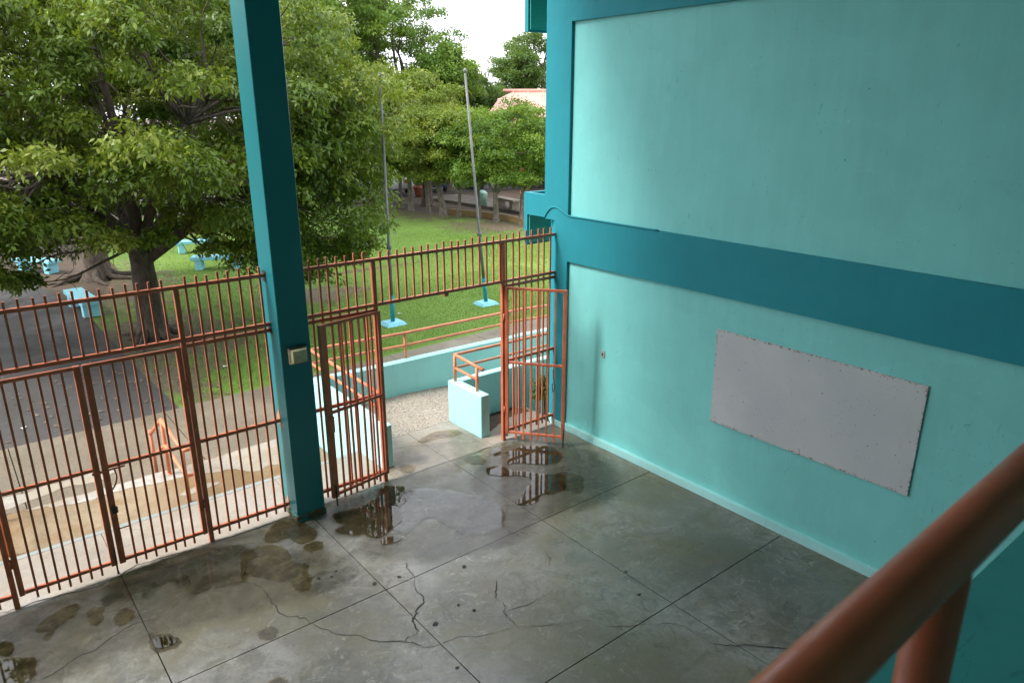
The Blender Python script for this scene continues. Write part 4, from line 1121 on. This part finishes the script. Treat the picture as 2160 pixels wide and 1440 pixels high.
# taller trees behind
BACK = [('tall bright tree with domed crown against the sky, centre of the row', 19.2, 37.4, 8.2, 4.3, 3.8, 'leaf_c', 1),
        ('tall tree behind the teal column side of the lawn, top left of the poles', 17.9, 42.4, 10.4, 4.7, 4.0, 'leaf_c', 2),
        ('broad yellow-green tree just right of the teal column, nearest of the tall ones', 9.2, 31.0, 6.6, 3.4, 3.4, 'leaf_b', 3),
        ('dark leafy tree left of the red roof and thin pale pole', 24.6, 36.4, 4.7, 2.5, 2.2, 'leaf_d', 4),
        ('tall open-crowned tree rising behind the red roof, by the building', 35.6, 42.6, 7.8, 3.4, 3.3, 'leaf_d', 5),
        ('slim open-crowned tree at the left end of the red roof', 32.2, 40.6, 6.9, 1.9, 2.4, 'leaf_d', 6),
        ('olive leafy tree above the parked silver car', 15.4, 27.9, 4.0, 2.5, 2.2, 'leaf_b', 7),
        ('olive leafy tree above the left terracotta planter', 13.9, 31.0, 4.6, 2.7, 2.5, 'leaf_b', 8),
        ('far tall open-crowned tree touching the top edge, centre', 24.9, 54.3, 13.9, 5.6, 3.2, 'leaf_c', 9),
        ('tall tree partly hidden by the upper part of the teal column', 12.0, 38.5, 10.4, 4.5, 4.0, 'leaf_c', 10),
        ('dark background tree far behind the big tree, left of the column', 7.6, 38.0, 11.0, 4.6, 3.6, 'leaf_d', 11),
        ('dark background tree far behind the upper left corner', .6, 37.5, 10.2, 5.4, 4.0, 'leaf_d', 12),
        ('bright tree filling the gap right of the domed tall tree', 20.9, 33.8, 6.3, 1.9, 1.9, 'leaf_c', 14),
        ('dark background tree at far left behind the drive', -10, 40, 7.5, 6.5, 5.8, 'leaf_c', 13)]
for lab, x, y, hz, R_, Rz, lm, sd in BACK:
    openc = 'open-crowned' in lab
    tree(lab, (x, y, ZG), hz * .42, (x, y, hz), (R_, R_, Rz), 100 + sd, 'tall trees in the background', clumps=70 if openc else 85, csize=(.55, .95) if openc else (.7, 1.25), whorls=52 if openc else 72, leaf=.21, per=5, droop=.4, r0=.32, limbs=7, leafm=lm, barkm='bark_dark', lowcut=-.85, shell=.35)
tree('leafy shrub against the foot of the building corner', (.36, .58, -.1), .2, (.34, .58, .3), (.12, .12, .22), 77, clumps=7, csize=(.08, .16), whorls=16, leaf=.09, per=5, r0=.018, limbs=3, name='shrub', leafm='leaf_d')

# ------------------------------------------------------------------ background: kerb, path, planters, bin, bench, cars, pavilion
kp = spline([(14.4, 24.2), (14.9, 22.6), (15.3, 20.9), (15.2, 19.4), (14.9, 18.2), (15.6, 16.5)], 5)
kb = MB()
for a, b in zip(kp[:-1], kp[1:]):
    d = Vector((b[0] - a[0], b[1] - a[1])).normalized(); nx, ny = -d.y * .12, d.x * .12
    kb.prism([(a[0] - nx, a[1] - ny), (a[0] + nx, a[1] + ny), (b[0] + nx, b[1] + ny), (b[0] - nx, b[1] - ny)][::-1], ZG - .06, ZG + .26)
tag(kb.build('low_wall', 'kerb_ochre'), 'low curved ochre retaining wall under the row of small trees', 'wall')
pp = MB()
pp.prism([(16.9, 30.5), (17.2, 22.0), (17.6, 18), (20.2, 18), (19.4, 30.5)], ZG - .05, ZG + .12)
M['path_shaded'] = concrete('tree_shaded_path', (0.15, 0.125, 0.1), (0.09, 0.075, 0.06), (0.11, 0.08, 0.05), rough=(0.6, 0.9))  # concrete darkened to carry the shade of the trees in its colour
tag(pp.build('path', 'path_shaded'), 'raised concrete path behind the small trees', kind='structure')
def planter(label, x, y):
    p = empty('planter', (x, y, ZG)); tag(p, label, 'planter', 'terracotta planters')
    MB().lathe([(.3, 0), (.42, .5), (.46, .52), (.46, .62), (.4, .62), (.36, .5)], (0, 0, 0), 18).build('pot', 'terracotta', p, True)
    r = np.random.default_rng(int(x * 10))
    V, F, ti = leaves_mesh(r, np.array([(0, 0, .8), (.1, .1, 1.0)]), np.array([.3, .25]), 30, .2, 5, .3)
    np_mesh('foliage', V, F, 'leaf_d', p, ti)
planter('terracotta planter left of the silver car', 14.7, 32.2)
planter('terracotta planter right of the silver car', 17.5, 32.1)
bi = empty('litter_bin', (17.25, 25.2, ZG + .12)); tag(bi, 'mint green litter bin behind the small trees', 'bin')
MB().lathe([(.26, 0), (.3, .55), (.31, .58), (.27, .6)], (0, 0, 0), 16).build('body', 'mint', bi, True)
MB().lathe([(.32, .601), (.3, .68), (.14, .8), (.02, .82)], (0, 0, 0), 16).build('lid', 'mint', bi, True)
pb = empty('stone_bench', (17.7, 23.5, ZG + .12), math.radians(-10)); tag(pb, 'grey concrete bench on the raised path', 'bench')
MB().box(-.28, .28, -1.1, 1.1, .38, .5, .02).build('seat', 'walk', pb)
for s in (-1, 1): MB().box(-.22, .22, s * .75 - .15, s * .75 + .15, 0, .3795).build('leg', 'walk', pb)

def car(label, x, y, rz, paint, suv=False):
    p = empty('parked_car', (x, y, ZG), rz); tag(p, label, 'car', 'cars parked behind the trees')
    H = 1.72 if suv else 1.43
    # side profile (x along the car, z up)
    prof = [(-2.15, .35), (-2.2, .62), (-2.1, .92 if not suv else 1.05), (-1.35, .98 if not suv else 1.08), (-.75, H - .06), (-.2, H), (.85, H - .02), (1.45, 1.02 if not suv else 1.12), (2.05, .96 if not suv else 1.08), (2.18, .7), (2.15, .35)]
    W = .86
    vs, fs = [], []
    def halfw(z): return W - max(0, z - .95) * .32
    for s in (-1, 1):
        for q in prof: vs.append((q[0], s * halfw(q[1]), q[1]))
    k = len(prof)
    fs.append(tuple(range(k))); fs.append(tuple(range(2 * k - 1, k - 1, -1)))
    for i in range(k):
        j = (i + 1) % k
        fs.append((i, k + i, k + j, j))
    body = MB().add(vs, fs).build('body', paint, p)
    bv = body.modifiers.new('bevel', 'BEVEL'); bv.width = .06; bv.segments = 2
    zb = 1.0 if not suv else 1.1
    for s in (-1, 1):
        for a0, a1, b0, b1 in ((-1.12, -.62, -.25, -.25), (-.17, -.17, .78, 1.22)):
            zt = H - .14
            q = [(a0, zb + .02), (b1 if b1 != -.25 else -.25, zb + .02), (b0, zt), (a1, zt)]
            pts = [(u, s * (halfw(z) + .012), z) for u, z in q]
            pts2 = [(u, s * (halfw(z) - .02), z) for u, z in q]
            f = [(0, 1, 2, 3), (7, 6, 5, 4), (0, 4, 5, 1), (1, 5, 6, 2), (2, 6, 7, 3), (3, 7, 4, 0)]
            if s > 0: f = [t[::-1] for t in f]
            MB().add(pts + pts2, f).build('window', 'glass_dark', p)
    def screen(x0, z0, x1, z1, nm):
        w0, w1 = halfw(z0) - .1, halfw(z1) - .06
        d = Vector((z1 - z0, 0, -(x1 - x0))).normalized() * .015
        if d.z < 0: d = -d
        a = [(x0, -w0, z0), (x0, w0, z0), (x1, w1, z1), (x1, -w1, z1)]
        up = [tuple(Vector(t) + d) for t in a]
        MB().add(a + up, [(0, 3, 2, 1), (4, 5, 6, 7), (0, 1, 5, 4), (1, 2, 6, 5), (2, 3, 7, 6), (3, 0, 4, 7)]).build(nm, 'glass_dark', p)
    screen(-1.30, zb + .04, -.80, H - .1, 'windscreen'); screen(1.40, zb + .04, .90, H - .07, 'rear_window')
    for wx in (-1.35, 1.35):
        for s in (-1, 1):
            wh = MB().lathe([(.2, -.1), (.31, -.1), (.33, -.06), (.33, .06), (.31, .1), (.2, .1)], (0, 0, 0), 18).build('wheel', 'tyre', p, True)
            wh.matrix_local = Matrix.Translation((wx, s * .78, .33)) @ Matrix.Rotation(math.pi / 2, 4, 'X')
            ri = MB().lathe([(.19, -.105), (.2, .105), (.05, .108)], (0, 0, 0), 14).build('rim', 'rim', wh, True)
    for s in (-1, 1):
        MB().box(-2.235, -2.16, s * .62 - .16, s * .62 + .16, .66, .82, .02).build('headlight', 'head_white', p)
        MB().box(2.13, 2.215, s * .66 - .14, s * .66 + .14, .74, .95, .02).build('tail_light', 'tail_red', p)
    MB().box(-2.26, -2.14, -.8, .8, .36, .52, .03).build('bumper', paint, p)
car('silver car with its rear towards the trees, left of the navy car', 17.3, 35.4, math.radians(250), 'car_silver')
car('dark navy car parked beside the silver car', 20.0, 34.8, math.radians(245), 'car_navy', True)
car('white car parked behind, right of the navy car', 23.2, 34.8, math.radians(238), 'car_white')
car('dull maroon car at the left of the parked cars', 13.9, 37.6, math.radians(255), 'car_red')
car('black car farthest left behind the small trees', 11.0, 36.8, math.radians(258), 'car_black', True)
MBp = MB().add([(2, 33.5, ZG - .03), (40, 30.5, ZG - .03), (60, 60, ZG - .03), (0, 60, ZG - .03)], [(0, 1, 2, 3)])
tag(MBp.build('car_park', 'asphalt'), 'grey asphalt car park behind the small trees', kind='structure')

# pavilion with the red roof
pv_ = empty('pavilion', (20.8, 30.0, ZG), math.atan2(-.6246, .781))
tag(pv_, 'open pavilion with faded red metal roof behind the small trees', 'pavilion')
LN, DP, ZE, ZR = 26.0, 10.26, 4.32, 6.31
NS = 26
for k in range(NS):
    a, b = LN * k / NS, LN * (k + 1) / NS
    inset = lambda u: 0
    for s in (0, 1):
        y0, y1 = (0, DP / 2) if s == 0 else (DP, DP / 2)
        a2 = a; b2 = b
        fa, fb = min(1, (a + .02) / 1.35), min(1, b / 1.35)
        ya_, yb_ = y0 + (y1 - y0) * fa, y0 + (y1 - y0) * fb
        za_, zb_ = ZE + (ZR - ZE) * fa, ZE + (ZR - ZE) * fb
        vs = [(a2 + .01, y0, ZE), (b2 - .01, y0, ZE), (b2 - .01, yb_, zb_), (a2 + .01, ya_, za_)]
        vs += [(x, y, z - .05) for x, y, z in vs]
        rib = [(b - .06, y0, ZE + .005), (b + .02, y0, ZE + .005), (b + .02, yb_, zb_ + .005), (b - .06, yb_, zb_ + .005)]
        ribt = [(x, y, z + .05) for x, y, z in rib]
        f = [(0, 1, 2, 3), (7, 6, 5, 4), (0, 4, 5, 1), (1, 5, 6, 2), (2, 6, 7, 3), (3, 7, 4, 0)]
        if s: f = [t[::-1] for t in f]
        m_ = MB().add(vs, f)
        m_.add(ribt + rib, f)
        m_.build('roof_sheet', 'roof', pv_)
MB().box(0, LN, -.05, .05, ZE - .35, ZE - .055).build('fascia', 'salmon', pv_)
MB().add([(0, 0, ZE - .01), (1.35, DP / 2, ZR - .01), (0, DP, ZE - .01)], [(0, 1, 2)]).build('hip_sheet', 'roof', pv_)
MB().tube([(1.3, DP / 2, ZR + .03), (LN + .1, DP / 2, ZR + .03)], .12, 8).build('ridge_cap', 'roof', pv_)
for k in range(6):
    for y in (.5, DP - .5):
        MB().box(2.4 + k * 4.6, 2.82 + k * 4.6, y, y + .42, 0, ZE - .1, .02).build('pillar', 'orange', pv_)
MB().box(1.5, LN - 1, DP - 1.2, DP - 1.0, 0, ZE - .4).build('rear_wall', 'kerb_ochre', pv_)
up_ = empty('utility_pole', (26.5, 38.0, ZG)); tag(up_, 'thin pale pole standing left of the red roof', 'pole')
MB().tube([(0, 0, 0), (0.02, 0, 6.6)], [.09, .06], 8).build('shaft', 'paper', up_, True)
MB().box(-.03, .6, -.03, .03, 6.3, 6.36).build('arm', 'paper', up_)

# ------------------------------------------------------------------ grass blades and litter
def in_lawn(x, y):
    ok = (x > -4.0 + 0 * y) & (y > 5.95 + np.maximum(0, x + 4) * .045)
    edge = 15.4 - np.maximum(0, y - 18) * .26
    ok &= np.where(y < 18, x < 15.4 + (18 - y) * .9, x < edge)
    def el(cx, cy, rx, ry): return ((x - cx) / rx) ** 2 + ((y - cy) / ry) ** 2
    bare = np.minimum.reduce([el(-3.4, 10.6, 2.4, 2.8), el(1.4, 12.3, 1.6, 1.0), el(-3.2, 17.5, 2.1, 3.6), el(-3.7, 7.6, .6, 1.5)])
    ok &= rng.uniform(0, 1.25, len(x)) < bare
    return ok
def blades(x0, x1, y0, y1, dens, h):
    n = int((x1 - x0) * (y1 - y0) * dens)
    x = rng.uniform(x0, x1, n); y = rng.uniform(y0, y1, n)
    k = in_lawn(x, y); x, y = x[k], y[k]
    n = len(x)
    a = rng.uniform(0, 6.28, n); hh = h * rng.uniform(.5, 1.3, n); w = hh * .16
    lx = rng.normal(scale=.5, size=n) * hh; ly = rng.normal(scale=.5, size=n) * hh
    z = np.full(n, ZG - .012)
    V = np.stack([np.stack([x - np.cos(a) * w, y - np.sin(a) * w, z], 1), np.stack([x + np.cos(a) * w, y + np.sin(a) * w, z], 1), np.stack([x + lx, y + ly, z + hh], 1)], 1).reshape(-1, 3)
    return V, np.clip(.25 + .5 * rng.uniform(size=n) + .25 * np.sin(x * .9) * np.cos(y * .7), 0, 1)
Vs, Ts = [], []
for a in ((-4, 9, 5.9, 12, 1100, .034), (-4, 13, 12, 20, 420, .04), (-3, 15, 20, 32, 110, .05), (9, 24, 6, 18, 200, .05)):
    V, T = blades(*a); Vs.append(V); Ts.append(T)
V = np.concatenate(Vs); T = np.concatenate(Ts)
tag(np_mesh('grass', V, np.arange(len(V), dtype=np.int32).reshape(-1, 3), 'grass', None, T), 'short green grass blades covering the lawn', 'grass', kind='stuff')

# fallen leaves and scraps on the drive, the pavement and the bare soil
nl = 260
x = rng.uniform(-9, -1.5, nl); y = np.concatenate([rng.uniform(5.9, 9, nl // 2), rng.uniform(7, 16, nl - nl // 2)])
a = rng.uniform(0, 6.28, nl); s_ = rng.uniform(.025, .07, nl)
cx, sx = np.cos(a) * s_, np.sin(a) * s_
z = np.full(nl, ZG + .012)
V = np.stack([np.stack([x + cx, y + sx, z + rng.uniform(0, .02, nl)], 1), np.stack([x - sx * .5, y + cx * .5, z], 1), np.stack([x - cx, y - sx, z + rng.uniform(0, .02, nl)], 1), np.stack([x + sx * .5, y - cx * .5, z], 1)], 1).reshape(-1, 3)
tag(np_mesh('leaf_litter', V, np.arange(nl * 4, dtype=np.int32).reshape(-1, 4), 'litter'), 'fallen leaves scattered on the drive and bare soil', 'litter', kind='stuff')
SCR = [(-6.4, 6.6, 'white paper scrap on the dark asphalt near the left picture edge'),
       (-2.6, 7.6, 'white paper scrap in the grass in front of the big trunk'),
       (2.45, 8.9, 'white paper scrap on the lawn right of the nearer flag pole base'),
       (13.2, 28.2, 'white scrap of litter at the foot of the small trees, far left of the row'),
       (16.3, 22.6, 'leftmost of three white scraps behind the low ochre wall'),
       (16.4, 21.7, 'middle one of three white scraps behind the low ochre wall'),
       (16.1, 20.4, 'rightmost of three white scraps behind the low ochre wall')]
for i, (x, y, slab_) in enumerate(SCR):
    m_ = MB()
    rz = rr.uniform(0, 3); w = rr.uniform(.05, .09) * (1.6 if x > 10 else 1)
    q = [(-w, -w * .6, 0), (w, -w * .5, .012), (w * .8, w * .6, 0), (-w * .7, w * .5, .02)]
    m_.add([(*t[:2], t[2] + .004) for t in q] + [(*t[:2], t[2]) for t in q], [(0, 1, 2, 3), (7, 6, 5, 4), (0, 4, 5, 1), (1, 5, 6, 2), (2, 6, 7, 3), (3, 7, 4, 0)])
    zz = ZG + (.12 if 16.9 < x else .004)
    o = m_.build('paper_scrap', 'paper'); o.location = (x, y, zz); o.rotation_euler = (0, 0, rz)
    tag(o, slab_, 'litter', 'white scraps of litter')
